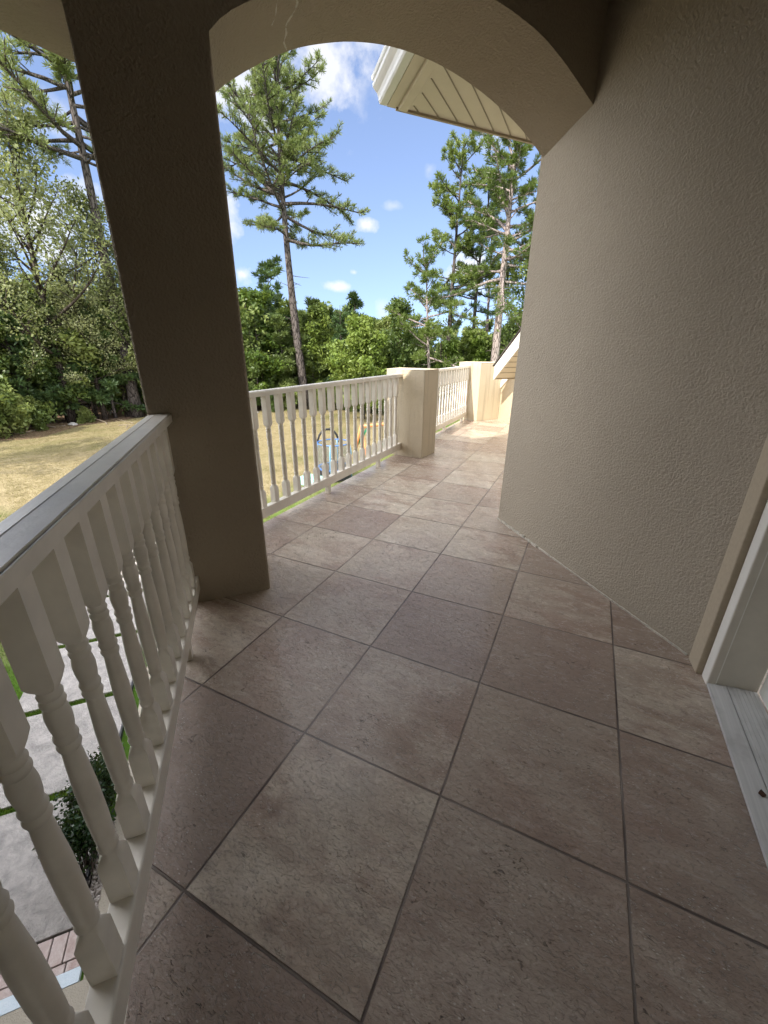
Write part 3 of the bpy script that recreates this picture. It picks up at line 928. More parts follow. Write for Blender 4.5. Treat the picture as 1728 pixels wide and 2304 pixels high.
def railing(label, p0, p1, inner_sign, starts, step, count, posts, name='balcony_railing', zrail=(0.872, 0.905), zbot=(0.075, 0.147), wi=0.0265, wo=0.042):
    "p0,p1: ends of the baluster axis; inner_sign: side (left of p0->p1 = +1) of the balcony"
    p0 = np.array(p0); p1 = np.array(p1); L = float(np.linalg.norm(p1 - p0)); u = (p1 - p0) / L
    nrm = np.array([-u[1], u[0]]) * inner_sign          # towards the balcony
    root = empty(name, (float(p0[0]), float(p0[1]), 0), label, 'railing', 'white balcony railings')
    def sweep_bar(prof, nm, s0=0.0, s1=L, bev=0.003):
        mb = MB()
        rings = []
        for s in (s0, s1):
            q = p0 + u * s
            rings.append([(q[0] + nrm[0] * a, q[1] + nrm[1] * a, z) for a, z in prof])
        mb.sweep(rings)
        o = mb.build(nm, M_PAINT, None, False, bev); local(root, o)
        return o
    sweep_bar([(wi - 0.001, zrail[0]), (wi, zrail[0] + 0.027), (wi - 0.001, zrail[0] + 0.0295), (wi - 0.003, zrail[0] + 0.0295), (wi - 0.004, zrail[0] + 0.0265), (wi - 0.006, zrail[0] + 0.0265), (wi - 0.007, zrail[1]), (-0.0165, zrail[1]), (-0.0185, zrail[1] + 0.0012), (-0.0205, zrail[1] - 0.0002), (-wo + 0.003, zrail[1] - 0.005), (-wo, zrail[1] - 0.009), (-wo, zrail[0])], 'top_rail', bev=0)
    sweep_bar([(0.024, zbot[0]), (0.026, zbot[1] - 0.001), (0.022, zbot[1] + 0.001), (-0.024, zbot[1] - 0.004), (-0.026, zbot[0])], 'bottom_rail', bev=0.002)
    proto = None
    for i in range(count):
        s = starts + i * step
        if s > L - 0.03: break
        q = p0 + u * s
        if proto is None:
            o = baluster_mesh(tuple(u), tuple(nrm), zbot[1] - 0.003, zrail[0] + 0.001).build('baluster', M_PAINT)
            set_auto(o); proto = o
        else:
            o = proto.copy(); COL.objects.link(o)
        o.parent = root
        o.location = (float(q[0] - p0[0]), float(q[1] - p0[1]), 0)
        o.rotation_euler = (RNG.normal(0, 0.0012), RNG.normal(0, 0.0012), RNG.normal(0, 0.012))
    for s in posts:
        q = p0 + u * s
        mb = MB(); mb.box((q[0] - u[0] * 0.019 - nrm[0] * 0.016, q[1] - u[1] * 0.019 - nrm[1] * 0.016, 0.0), (u[0] * 0.038, u[1] * 0.038, 0), (nrm[0] * 0.036, nrm[1] * 0.036, 0), (0, 0, zbot[0] + 0.002))
        local(root, mb.build('foot_post', M_PAINT, None, False, 0.002))
    return root


# near railing: axis from the column towards the viewer
ax0 = np.array(P(-0.347, -0.001)); ax1 = np.array(P(-0.347 - 0.082 * 3.25 / 1.32, -3.28))
un = (ax1 - ax0) / np.linalg.norm(ax1 - ax0)
railing('near railing, the big one at the left, running from the dark column past the viewer', ax0, ax1, 1, 0.085, 0.1175, 27, [0.40, 1.75, 2.9], wi=0.036, wo=0.054)
# far railings
railing('middle railing, between the dark column and the first pillar', (-0.660 * T, 2.36 * T), (-0.660 * T, 8.66 * T), -1, 0.0868, 0.1284, 24, [1.395, 2.35])
railing('distant railing between the two cream pillars', (-0.660 * T, 9.40 * T), (-0.660 * T, 14.91 * T), -1, 0.07, 0.128, 24, [0.3, 1.33, 2.31])

# ---------------------------------------------------------------- trees
def rand_unit(n):
    v = RNG.normal(size=(n, 3)); return v / np.linalg.norm(v, axis=1, keepdims=True)


def needles(cent, dirs, per, length, width, spread=0.9):
    "tufts of needle fans at the given points"
    n = len(cent)
    c = np.repeat(cent, per, 0); d = np.repeat(dirs, per, 0)
    v = d + rand_unit(n * per) * spread
    v /= np.linalg.norm(v, axis=1, keepdims=True)
    l = RNG.uniform(0.6, 1.1, (n * per, 1)) * length
    side = np.cross(v, rand_unit(n * per)); side /= np.linalg.norm(side, axis=1, keepdims=True) + 1e-9
    w = RNG.uniform(0.6, 1.2, (n * per, 1)) * width
    b = c + rand_unit(n * per) * length * 0.12
    return np.stack([b, b + v * l * 0.55 + side * w, b + v * l, b + v * l * 0.55 - side * w], 1).reshape(-1, 3)


def leaves(cent, per, radius, size, flat=0.6):
    n = len(cent)
    c = np.repeat(cent, per, 0) + rand_unit(n * per) * (RNG.random((n * per, 1)) ** 0.5) * radius * np.array([1, 1, 0.75])
    nr = rand_unit(n * per) + np.array([0, 0, flat]); nr /= np.linalg.norm(nr, axis=1, keepdims=True)
    a = np.cross(nr, rand_unit(n * per)); a /= np.linalg.norm(a, axis=1, keepdims=True) + 1e-9
    b = np.cross(nr, a)
    s = RNG.uniform(0.6, 1.25, (n * per, 1)) * size
    return np.stack([c - a * s, c + b * s * 0.55 + nr * s * 0.12, c + a * s, c - b * s * 0.55 + nr * s * 0.12], 1).reshape(-1, 3)


def curve_pts(p0, d, L, n=5, up=0.0, wob=0.12):
    p = np.array(p0, float); d = np.array(d, float); d /= np.linalg.norm(d)
    out = [p.copy()]
    for i in range(n):
        d = d + np.array([0, 0, up / n]) + RNG.normal(0, wob / n ** 0.5, 3) * 0.6
        d /= np.linalg.norm(d)
        p = p + d * L / n
        out.append(p.copy())
    return out


def pine(H, r0, lo, R, shape, nbr, per=16, nl=0.42, nw=0.035, lean=(0, 0), tuft_step=0.42, dead=6, whorl=True, dense=1.0, skew=None, el0=-12, el1=46, power=1.0):
    "returns trunk MB and a crown vertex array, base at the origin"
    tr = MB()
    nn = 14
    bend = RNG.normal(0, 0.010 * H, 2)
    def axis(t): return np.array([lean[0] * t + bend[0] * math.sin(t * 3.1), lean[1] * t + bend[1] * math.sin(t * 2.6), H * t])
    tr.tube([axis(i / nn) for i in range(nn + 1)], [r0 * (1.25 if i == 0 else 1) * (1 - 0.88 * (i / nn) ** 1.25) for i in range(nn + 1)], 10)
    C = []; D = []
    for i in range(nbr):
        t = lo + (0.985 - lo) * ((i + RNG.uniform(0, 0.8)) / nbr) ** power
        f = (t - lo) / (1 - lo)
        az = RNG.uniform(0, 6.283) if i % 2 else i * 2.399
        L = R * shape(f) * RNG.choice([RNG.uniform(0.35, 0.7), RNG.uniform(0.75, 1.15)])
        if skew is not None: L *= 1 + skew[1] * math.cos(az - skew[0])
        el = math.radians(el0 + (el1 - el0) * f + RNG.normal(0, 13))
        d = np.array([math.cos(az) * math.cos(el), math.sin(az) * math.cos(el), math.sin(el)])
        p = axis(t)
        pts = curve_pts(p, d, L, 5, RNG.uniform(-0.1, 0.5), 0.34)
        rb = max(0.012, 0.022 * L + 0.008)
        tr.tube(pts, [rb * (1 - 0.82 * k / 5) for k in range(6)], 4, caps=False)
        pts = np.array(pts)
        # twigs
        ntw = max(2, int(L / tuft_step * 1.7 * dense))
        for k in range(ntw):
            s = 0.28 + 0.72 * (k + RNG.random()) / ntw
            j = min(int(s * 5), 4); q = pts[j] + (pts[j + 1] - pts[j]) * (s * 5 - j)
            bd = pts[j + 1] - pts[j]; bd = bd / np.linalg.norm(bd)
            sd = np.cross(bd, [0, 0, 1.0]); sd /= np.linalg.norm(sd) + 1e-6
            td = bd * 0.8 + sd * RNG.choice([-1, 1]) * RNG.uniform(0.4, 1.4) + np.array([0, 0, RNG.uniform(-0.35, 0.8)])
            td /= np.linalg.norm(td)
            tl = RNG.uniform(0.3, 1.0) * (0.24 * L + 0.30) * (1.15 - 0.5 * s)
            e = q + td * tl
            tr.tube([q, e], [rb * 0.35, rb * 0.15], 3, caps=False)
            for a in np.arange(0.45, 1.01, 0.28):
                C.append(q + td * tl * a); D.append(td * 0.6 + np.array([0, 0, 0.3]))
        C.append(pts[-1]); D.append(bd * 0.6 + np.array([0, 0, 0.4]))
    # leader
    for a in np.linspace(0.93, 1.0, 7):
        C.append(axis(a)); D.append(np.array([0, 0, 1.0]))
    for i in range(dead):
        t = RNG.uniform(lo * 0.5, lo); az = RNG.uniform(0, 6.28)
        tr.tube(curve_pts(axis(t), [math.cos(az), math.sin(az), RNG.uniform(-0.2, 0.3)], RNG.uniform(0.5, 1.6), 3, 0.0, 0.3), [0.025, 0.02, 0.014, 0.006], 4, caps=False)
    return tr, needles(np.array(C), np.array(D), per, nl, nw)


def hardwood(H, r0, lo, R, nlimb, per=22, size=0.13, clump=0.55, lean=(0, 0), top=1.0, sub=5, fill=1.0, tips=True, elev=(25, 65)):
    tr = MB()
    nn = 9
    bend = RNG.normal(0, 0.02 * H, 2)
    def axis(t): return np.array([lean[0] * t + bend[0] * math.sin(t * 3), lean[1] * t + bend[1] * math.sin(t * 2.4), H * 0.92 * t])
    tr.tube([axis(i / nn) for i in range(nn + 1)], [r0 * (1.25 if i == 0 else 1) * (1 - 0.9 * (i / nn) ** 1.1) for i in range(nn + 1)], 8)
    C = [axis(1.0), axis(0.96)]
    for i in range(nlimb):
        f = (i + RNG.uniform(0, 0.9)) / nlimb
        t = lo + (0.97 - lo) * f
        az = i * 2.399 + RNG.normal(0, 0.5)
        el = math.radians(elev[0] + (elev[1] - elev[0]) * f + RNG.normal(0, 8))
        L = R * (0.55 + 0.45 * math.sin(math.pi * min(1, 0.25 + 0.75 * f) ** 0.9)) * RNG.uniform(0.7, 1.15) * (1 - 0.35 * f)
        d = np.array([math.cos(az) * math.cos(el), math.sin(az) * math.cos(el), math.sin(el)])
        pts = np.array(curve_pts(axis(t), d, L, 6, 0.25, 0.35))
        rb = max(0.012, r0 * 0.42 * (1 - 0.6 * f))
        tr.tube(pts, [rb * (1 - 0.86 * k / 6) for k in range(7)], 5, caps=False)
        for k in range(sub):
            s = 0.25 + 0.75 * (k + RNG.random()) / sub
            j = min(int(s * 6), 5); q = pts[j] + (pts[j + 1] - pts[j]) * (s * 6 - j)
            dd = rand_unit(1)[0] + np.array([0, 0, 0.25]) + (pts[j + 1] - pts[j]) / L * 3
            l2 = L * RNG.uniform(0.22, 0.48) * (1.15 - 0.6 * s)
            p2 = np.array(curve_pts(q, dd, l2, 3, 0.15, 0.4))
            tr.tube(p2, [rb * 0.35, rb * 0.25, rb * 0.15, rb * 0.05], 3, caps=False)
            C += [p2[1] * 0.5 + p2[2] * 0.5, p2[-1]]
            if RNG.random() < fill: C.append(p2[1] + rand_unit(1)[0] * 0.25)
        C.append(pts[-1])
    return tr, leaves(np.array(C), per, clump, size)


def tree_proto(name, tm, crown, k, barkmat, leafmat, smooth=True):
    root = bpy.data.objects.new(name, None); COL.objects.link(root)
    t = tm.build('trunk', barkmat, root, smooth)
    c = finish('crown', soup(crown, k), leafmat, root)
    return root


def copy_tree(r):
    n = r.copy(); COL.objects.link(n)
    for ch in r.children:
        c = ch.copy(); COL.objects.link(c); c.parent = n
    return n


def place(r, az, d, label, cat, group=None, rz=0.0, sc=1.0, sz=None, dz=0.0):
    x, y = cam_polar(az, d)
    r.location = (x, y, GZ - 0.05 + dz)
    r.rotation_euler = (0, 0, rz)
    r.scale = (sc, sc, sz if sz else sc)
    return tag(r, label, cat, group)


def hgt(d, el): return 1.161 - GZ + d * math.tan(math.radians(el))


# --- the individual tall trees
dome = lambda f: (0.55 + 0.62 * math.sin(math.pi * (0.18 + 0.62 * f))) * (1 - 0.55 * f ** 2.2)
d = 33.0
tm, cr = pine(hgt(d, 25.4), 0.33, 0.545, 5.6, lambda f: (0.80 + 0.30 * f if f < 0.3 else 0.89 - 0.05 * (f - 0.3)) * math.sqrt(max(0.02, 1 - (max(0, f - 0.25) / 0.78) ** 2.2)), 92, per=23, nl=0.33, nw=0.019, power=0.72, lean=(-0.45, -0.33), tuft_step=0.36, dead=8, el0=-8, el1=38)
place(tree_proto('tall_pine', tm, cr, 4, M_BARK, M_NEEDLE), 126.2, d, 'tall lone pine with a broad full crown, framed in the middle of the arch', 'pine tree')

d = 30.0
tm, cr = pine(hgt(d, 22.4), 0.31, 0.50, 4.6, lambda f: 0.95 - 0.5 * f ** 2, 66, per=22, nl=0.34, nw=0.025, lean=(-0.1, 0.3), dead=12)
place(tree_proto('tall_pine', tm, cr, 4, M_BARK_L, M_NEEDLE_B), 101.4, d, 'tall pine with pinkish pale trunk, next to the house corner at the right', 'pine tree')
d = 34.0
tm, cr = pine(hgt(d, 20.6), 0.19, 0.40, 4.2, lambda f: 0.95 - 0.62 * f, 54, per=22, nl=0.34, nw=0.025, lean=(0.3, 0.0), dead=8)
place(tree_proto('tall_pine', tm, cr, 4, M_BARK, M_NEEDLE_B), 107.6, d, 'slim dark-trunked pine, left of the pale-trunked one, with long bare side limbs', 'pine tree')
d = 36.0
tm, cr = pine(hgt(d, 17.5), 0.19, 0.45, 3.5, lambda f: 0.9 - 0.4 * f, 42, per=19, nl=0.36, nw=0.024, dead=8)
place(tree_proto('tall_pine', tm, cr, 4, M_BARK, M_NEEDLE_D), 103.6, d, 'dark narrow pine standing just behind the pale-trunked pine', 'pine tree')
d = 38.0
tm, cr = pine(hgt(d, 16.0), 0.16, 0.6, 2.2, lambda f: 0.9 - 0.4 * f, 20, per=13, nl=0.42, nw=0.036, lean=(-0.6, 0), dead=6)
place(tree_proto('tall_pine', tm, cr, 4, M_BARK_L, M_NEEDLE), 102.5, d, 'thin bare-trunked pine between the pale trunk and the dark narrow pine', 'pine tree')
d = 27.0
tm, cr = pine(hgt(d, 10.2), 0.12, 0.42, 2.8, lambda f: 1.0 - 0.5 * f, 36, per=20, nl=0.32, nw=0.024, lean=(-0.9, 0.3), dead=4)
place(tree_proto('young_pine', tm, cr, 4, M_BARK_L, M_NEEDLE_B), 109.2, d, 'leaning young pine with spreading light green tufts above the far pillar', 'pine tree')
d = 32.5
tm, cr = pine(hgt(d, 29.5), 0.36, 0.60, 6.0, lambda f: 1.0 - 0.5 * f, 56, per=22, nl=0.38, nw=0.022, dead=10)
place(tree_proto('tall_pine', tm, cr, 4, M_BARK, M_NEEDLE), 146.4, d, 'tall rough-barked pine whose trunk hugs the dark column at the left', 'pine tree')
d = 32.0
tm, cr = hardwood(hgt(d, 19.5), 0.27, 0.26, 6.2, 30, per=15, size=0.10, clump=0.70, sub=8, lean=(0.2, 0.6))
place(tree_proto('oak_tree', tm, cr, 4, M_BARK_D, M_LEAF_G), 152.6, d, 'airy grey-green oak with a dark trunk, at the far left', 'oak tree')
d = 33.0
tm, cr = hardwood(hgt(d, 14.0), 0.15, 0.16, 4.8, 24, per=16, size=0.10, clump=0.66, sub=7)
place(tree_proto('oak_tree', tm, cr, 4, M_BARK_D, M_LEAF_G), 147.3, d, 'airy grey-green oak in front of the rough-barked pine beside the column', 'oak tree')
d = 33.0
tm, cr = hardwood(hgt(d, 16.5), 0.18, 0.26, 5.2, 22, per=14, size=0.10, clump=0.7, sub=7)
place(tree_proto('oak_tree', tm, cr, 4, M_BARK_D, M_LEAF_G), 158.5, d, 'pale oak cut off by the left edge of the picture', 'oak tree')
d = 30.0
tm, cr = hardwood(hgt(d, 5.6), 0.13, 0.22, 2.6, 16, per=24, size=0.12, clump=0.5, sub=5)
place(tree_proto('broadleaf_tree', tm, cr, 4, M_BARK_D, M_LEAF), 113.6, d, 'dark green broadleaf tree with ragged crown left of the slim pine', 'tree')
d = 31.0
tm, cr = hardwood(hgt(d, 10.5), 0.15, 0.30, 3.6, 18, per=14, size=0.12, clump=0.5, sub=5)
place(tree_proto('broadleaf_tree', tm, cr, 4, M_BARK, M_LEAF), 98.2, d, 'thinly leaved broadleaf tree with bent limbs half hidden by the house corner', 'tree')
d = 28.0
tm, cr = hardwood(hgt(d, 2.9), 0.11, 0.10, 2.9, 22, per=34, size=0.12, clump=0.48, sub=6, elev=(5, 70))
place(tree_proto('broadleaf_tree', tm, cr, 4, M_BARK_D, M_LEAF_B), 118.6, d, 'bright yellow-green bushy tree just above the middle railing', 'tree')
oak0 = bpy.data.objects['oak_tree']
for k, (x, y, sc_) in enumerate(((-21.0, -1.5, 0.8),)):
    r = copy_tree(oak0); r.location = (x, y, GZ - 0.05); r.rotation_euler = (0, 0, 1.3 * k + 0.5); r.scale = (sc_,) * 3
    tag(r, 'oak beside the lawn, left of the picture, whose shadow falls across the grass', 'oak tree')
for k, (az_, d_, sc_, lab) in enumerate(((155.8, 31.8, 0.62, 'pale half-grown oak at the lawn edge, left of the dark-trunked oak'), (149.6, 32.2, 0.55, 'small pale oak low between the dark-trunked oak and the column'), (144.6, 33.0, 0.66, 'half-grown pale oak mostly hidden behind the dark column'))):
    r = copy_tree(oak0)
    place(r, az_, d_, lab, 'oak tree', None, 2.1 * k + 0.7, sc_)
    if 'group' in r: del r['group']
cone = lambda f: 1.02 - 0.93 * f
d = 36.0
tm, cr = pine(hgt(d, 8.9), 0.12, 0.22, 2.6, lambda f: 0.95 - 0.55 * f, 40, per=16, nl=0.5, nw=0.045, dead=3)
place(tree_proto('young_pine', tm, cr, 4, M_BARK, M_NEEDLE_D), 129.8, d, 'pointed dark young pine rising above the wood left of the tall lone pine', 'pine tree')
d = 36.0
tm, cr = pine(hgt(d, 6.0), 0.12, 0.10, 2.8, cone, 46, per=17, nl=0.5, nw=0.05, dead=2)
place(tree_proto('young_pine', tm, cr, 4, M_BARK, M_NEEDLE_D), 119.6, d, 'dense dark cone-shaped pine behind the bright bushy tree', 'pine tree')
d = 36.5
tm, cr = pine(hgt(d, 4.4), 0.12, 0.10, 2.4, cone, 40, per=17, nl=0.5, nw=0.05, dead=2)
place(tree_proto('young_pine', tm, cr, 4, M_BARK, M_NEEDLE_D), 122.7, d, 'slim spire-topped dark pine between the lone pine and the cone-shaped pine', 'pine tree')

# --- the wood's edge and what stands behind it
protos = []
for i in range(3):
    tm, cr = pine(9.0, 0.11, 0.12, 2.5, lambda f: 1.0 - 0.72 * f, 44, per=15, nl=0.5, nw=0.05, dead=4)
    protos.append(('young_pine', tree_proto('young_pine', tm, cr, 4, M_BARK, [M_NEEDLE, M_NEEDLE_B, M_NEEDLE_D][i])))
for i in range(3):
    tm, cr = hardwood(8.6, 0.12, 0.12, 3.1, 24, per=26, size=0.15, clump=0.62, sub=6, elev=(10, 65))
    protos.append(('broadleaf_tree', tree_proto('broadleaf_tree', tm, cr, 4, M_BARK_D, [M_LEAF, M_LEAF_B, M_LEAF][i])))
tm, cr = hardwood(2.3, 0.03, 0.05, 1.3, 22, per=20, size=0.10, clump=0.35, sub=4, elev=(10, 70))
bush = tree_proto('bush', tm, cr, 4, M_BARK_D, M_LEAF)
sap = MB()
sap.tube(curve_pts((0, 0, 0), (0, 0, 1), 5.0, 6, 0, 0.08), [0.05, 0.045, 0.04, 0.034, 0.028, 0.02, 0.01], 5)
C = []
for i in range(9):
    z = RNG.uniform(2.4, 4.9); a = RNG.uniform(0, 6.28); l = RNG.uniform(0.3, 0.9)
    q = np.array([math.cos(a) * l, math.sin(a) * l, z + 0.25]); sap.tube([(0, 0, z), q], [0.012, 0.005], 3, caps=False); C.append(q)
sapl = tree_proto('sapling', sap, leaves(np.array(C), 14, 0.35, 0.10), 4, M_BARK_D, M_LEAF)

used = set()
def put(kind_i, az, d, top_el, group, label, sx=1.0):
    nm, pr = protos[kind_i]
    r = pr if kind_i not in used else copy_tree(pr)
    used.add(kind_i)
    base = 9.0 if kind_i < 3 else 8.4
    s = hgt(d, top_el) / base
    place(r, az, d, label, 'pine tree' if kind_i < 3 else 'tree', group, RNG.uniform(0, 6.28), s * sx * RNG.uniform(0.9, 1.15), s)

GP = 'young pines along the edge of the wood'; LP = 'bushy young pine in the wood edge beyond the lawn'
GB = 'broadleaf trees along the edge of the wood'; LB = 'leafy broadleaf tree in the wood edge beyond the lawn'
front = [(136, 34, 5.5, 1), (133.5, 33.5, 4.2, 3), (131.6, 34.5, 6.0, 4), (129.0, 33.5, 3.0, 0), (127.6, 34.8, 4.8, 1), (125.0, 34.0, 4.9, 0), (123.8, 34.8, 5.0, 4), (121.3, 33.5, 3.6, 2),
         (116.4, 34.0, 3.2, 5), (115.0, 33.0, 3.4, 3), (112.0, 33.5, 1.8, 4), (110.3, 34.0, 3.0, 0), (107.2, 33.5, 0.8, 4), (105.4, 33.5, 1.6, 1), (104.0, 34.0, 2.0, 4), (102.2, 34.5, 1.4, 5), (100.0, 34.0, 2.5, 3), (97.5, 34, 3.4, 4), (95, 34, 4, 1), (92, 34, 4, 3), (88, 35, 4, 0), (84, 35, 4, 4), (79, 35, 4, 5),
         (139.0, 33.5, 4.2, 2), (141.5, 33.0, 5.5, 5), (144.0, 33.0, 4.0, 2), (146.5, 33.2, 5.5, 3), (148.6, 32.6, 4.0, 2), (150.4, 33.0, 5.0, 5), (152.0, 32.2, 3.2, 2), (154.2, 32.5, 4.5, 3), (156.2, 31.6, 5.0, 2), (158.6, 31.5, 4.5, 5), (161.5, 31, 5, 2), (164.5, 31, 5, 3), (168, 31, 5, 0)]
for az, dd, el, ki in front:
    put(ki, az, dd, el, GP if ki < 3 else GB, LP if ki < 3 else LB)
GR = 'trees deep in the wood'; LR = 'far tree showing only its top behind the wood edge'
for row, (r0, step, jit) in enumerate(((38.5, 2.6, 1.0), (44, 2.5, 1.5), (52, 2.4, 2.0))):
    az = 74.0 + row * 0.9
    while az < 172:
        el = 1.9 if az < 118 else 3.6 if az < 140 else 4.6
        el += RNG.normal(0, 0.7)
        put(int(RNG.integers(0, 6)), az + RNG.normal(0, 0.3), r0 + RNG.uniform(-jit, jit), el, GR, LR, 1.15)
        az += step
first = True
for i in range(60):
    az = RNG.uniform(74, 168); dd = RNG.uniform(32.8, 40) if az < 140 else RNG.uniform(31.5, 38)
    r = sapl if first else copy_tree(sapl); first = False
    s = RNG.uniform(0.8, 1.5)
    place(r, az, dd, 'thin dark sapling stem in the shade of the wood', 'sapling', 'saplings in the wood', RNG.uniform(0, 6.28), s)
spots = [(158.0, 28.6, 1.0), (155.9, 30.4, 0.7), (151.4, 31.4, 0.4), (160.5, 28.2, 1.3), (136.0, 32.4, 0.8), (130.6, 32.2, 0.6), (124.0, 32.4, 0.8), (121.0, 32.0, 0.9), (117.5, 30.6, 0.8), (114.8, 31.2, 0.9), (128.6, 32.6, 0.9), (111.5, 31.5, 0.9), (133.3, 32.4, 0.8), (119.5, 31.4, 0.8)]
for i, (az, dd, s) in enumerate(spots):
    r = bush if i == 0 else copy_tree(bush)
    lab = 'low leafy bush at the foot of the wood edge'; grp = 'bushes at the foot of the wood'
    if i == 0: lab, grp = 'big dark bush where the lawn meets the left edge of the picture', None
    place(r, az, dd, lab, 'bush', grp, RNG.uniform(0, 6.28), s)
    if grp is None and 'group' in r: del r['group']

# shrub in the bed below the near railing
C = []
tm = MB()
for i in range(80):
    e, mm = RNG.uniform(-1.90, -1.58), RNG.uniform(1.10, 2.10)
    h = RNG.uniform(0.25, 0.62); bx, by = P(-1.78 + RNG.normal(0, 0.04), np.clip(mm + RNG.normal(0, 0.1), 0.9, 2.4))
    x, y = P(e, mm)
    tm.tube([(bx, by, 0), ((bx + x) / 2, (by + y) / 2, h * 0.6), (x, y, h)], [0.008, 0.006, 0.003], 4, caps=False)
    C += [(x, y, h), (x * 0.7 + bx * 0.3, y * 0.7 + by * 0.3, h * 0.75)]
lv = leaves(np.array(C), 44, 0.12, 0.021, 0.4)
r = bpy.data.objects.new('shrub', None); COL.objects.link(r); r.location = (0, 0, GZ)
tm.build('stem', M_BARK_D, r); finish('foliage', soup(lv, 4), M_LEAF_D, r)
tag(r, 'small glossy dark green shrub in the pebble bed below the near railing', 'shrub')

# stones and fallen branches at the lawn's edge
def rock(az, d, s, label):
    x, y = cam_polar(az, d)
    mb = MB(); rings = []
    for k, (zz, rr) in enumerate(((0, 1.0), (0.35, 1.05), (0.7, 0.75), (0.95, 0.35))):
        rings.append([(x + s * rr * (1 + RNG.normal(0, 0.12)) * math.cos(a) * 1.5, y + s * rr * (1 + RNG.normal(0, 0.12)) * math.sin(a), GZ - 0.02 + zz * s * 0.9) for a in np.linspace(0, 2 * math.pi, 9)[:-1]])
    mb.sweep(rings)
    tag(mb.build('rock', M_STONE), label, 'rock')
rock(152.7, 31.0, 0.20, 'pale rock lying at the edge of the lawn at the left')
rock(133.0, 31.6, 0.20, 'small pale stone by the trees behind the middle railing')
for i in range(7):
    az, dd = [(154.3, 30.4), (153.4, 30.7), (148.5, 29.2), (147.6, 28.8), (149.6, 30.0), (156.0, 30.0), (147.0, 29.6)][i]
    x, y = cam_polar(az, dd); mb = MB()
    a = RNG.uniform(0, 6.28); L = RNG.uniform(0.8, 1.8)
    pts = curve_pts((x, y, GZ + 0.03), (math.cos(a), math.sin(a), 0.12), L, 4, -0.1, 0.3)
    mb.tube(pts, [0.03, 0.026, 0.02, 0.014, 0.006], 5)
    q = pts[2]; mb.tube(curve_pts(q, (math.cos(a + 0.9), math.sin(a + 0.9), 0.3), L * 0.4, 2, 0, 0.2), [0.016, 0.012, 0.005], 4)
    tag(mb.build('fallen_branch', M_TWIG), 'dry fallen branch lying between lawn and wood at the left', 'branch', 'fallen branches on the lawn edge')

# ---------------------------------------------------------------- toys on the lawn
tx, ty = -6.3, 11.9
tr = empty('trampoline', (tx, ty, GZ), 'small blue netted play trampoline on the dry lawn', 'trampoline')
def circ(r, z, n=24, c=(0, 0)): return [(c[0] + r * math.cos(2 * math.pi * i / n), c[1] + r * math.sin(2 * math.pi * i / n), z) for i in range(n + 1)]
R = 0.62
mb = MB(); mb.sweep([[(x * 1.0, y * 1.0, 0.40) for x, y, z in circ(R, 0)[:-1]], [(x * 1.05, y * 1.05, 0.44) for x, y, z in circ(R, 0)[:-1]], [(x * 0.86, y * 0.86, 0.45) for x, y, z in circ(R, 0)[:-1]]], caps=False)
mb.build('edge_pad', M_BLUE, tr)
mb = MB(); mb.add([(x * 0.86, y * 0.86, 0.43) for x, y, z in circ(R, 0)[:-1]], [tuple(range(24))]); mb.build('jump_mat', M_BLACK, tr)
mb = MB(); mb.sweep([[(x * 0.97, y * 0.97, 0.06) for x, y, z in circ(R, 0)[:-1]], [(x * 0.99, y * 0.99, 0.40) for x, y, z in circ(R, 0)[:-1]]], caps=False); mb.build('skirt', M_BLACK, tr)
for i in range(4):
    a = i * math.pi / 2 + 0.35
    mb = MB(); mb.tube([(R * math.cos(a), R * math.sin(a), 0), (R * math.cos(a), R * math.sin(a), 1.0), (R * 0.93 * math.cos(a), R * 0.93 * math.sin(a), 1.32)], [0.026, 0.026, 0.022], 8)
    mb.build('pole', M_LBLUE, tr, True)
mb = MB(); mb.tube(circ(R * 0.93, 1.32), 0.022, 6); mb.build('top_ring', M_BLUE, tr, True)
mb = MB(); mb.sweep([[p for p in circ(R * 0.95, 0.45)[:-1]], [p for p in circ(R * 0.93, 1.31)[:-1]]], caps=False); mb.build('net', M_NET, tr)
mb = MB(); pts = [(R * 0.9 * math.cos(2.5) + 0.55 * math.cos(t) * 0.5, R * 0.9 * math.sin(2.5) + 0.55 * math.cos(t) * 0.5, 1.2 + 0.5 * math.sin(t)) for t in np.linspace(0, math.pi, 12)]
mb.tube(pts, 0.04, 7); mb.build('hoop', M_BLACK, tr, True)
mb = MB(); mb.prism([(-0.62, -1.25), (0.10, -1.35), (0.15, -0.85), (-0.55, -0.8)], 0.0, 0.32); mb.build('step', M_TEAL, tr, False, 0.03)

sx, sy = -6.9, 15.0
sw = empty('seesaw_swing', (sx, sy, GZ), 'orange and green toy swing frame beside the trampoline', 'swing')
dirx = np.array([0.55, 0.83, 0])
b0 = np.array([0.0, 0.0, 1.35]); b1 = b0 + dirx * 2.6
mb = MB(); mb.tube([b0, b1], 0.07, 8); mb.build('top_beam', M_ORANGE, sw, True)
nrm = np.array([-0.83, 0.55, 0])
for bb in (b0, b1):
    for s in (-1, 1):
        mb = MB(); mb.tube([bb, (bb[0] + nrm[0] * 0.62 * s, bb[1] + nrm[1] * 0.62 * s, 0)], [0.06, 0.055], 7); mb.build('leg', M_ORANGE, sw, True)
mb = MB(); q = (b0 + b1) / 2
mb.prism([(q[0] - 0.22, q[1] - 0.2), (q[0] + 0.22, q[1] - 0.2), (q[0] + 0.22, q[1] + 0.2), (q[0] - 0.22, q[1] + 0.2)], 0.42, 0.50)
mb.prism([(q[0] - 0.22, q[1] + 0.16), (q[0] + 0.22, q[1] + 0.16), (q[0] + 0.22, q[1] + 0.2), (q[0] - 0.22, q[1] + 0.2)], 0.50, 0.85)
mb.build('seat', M_GREEN, sw, False, 0.02)
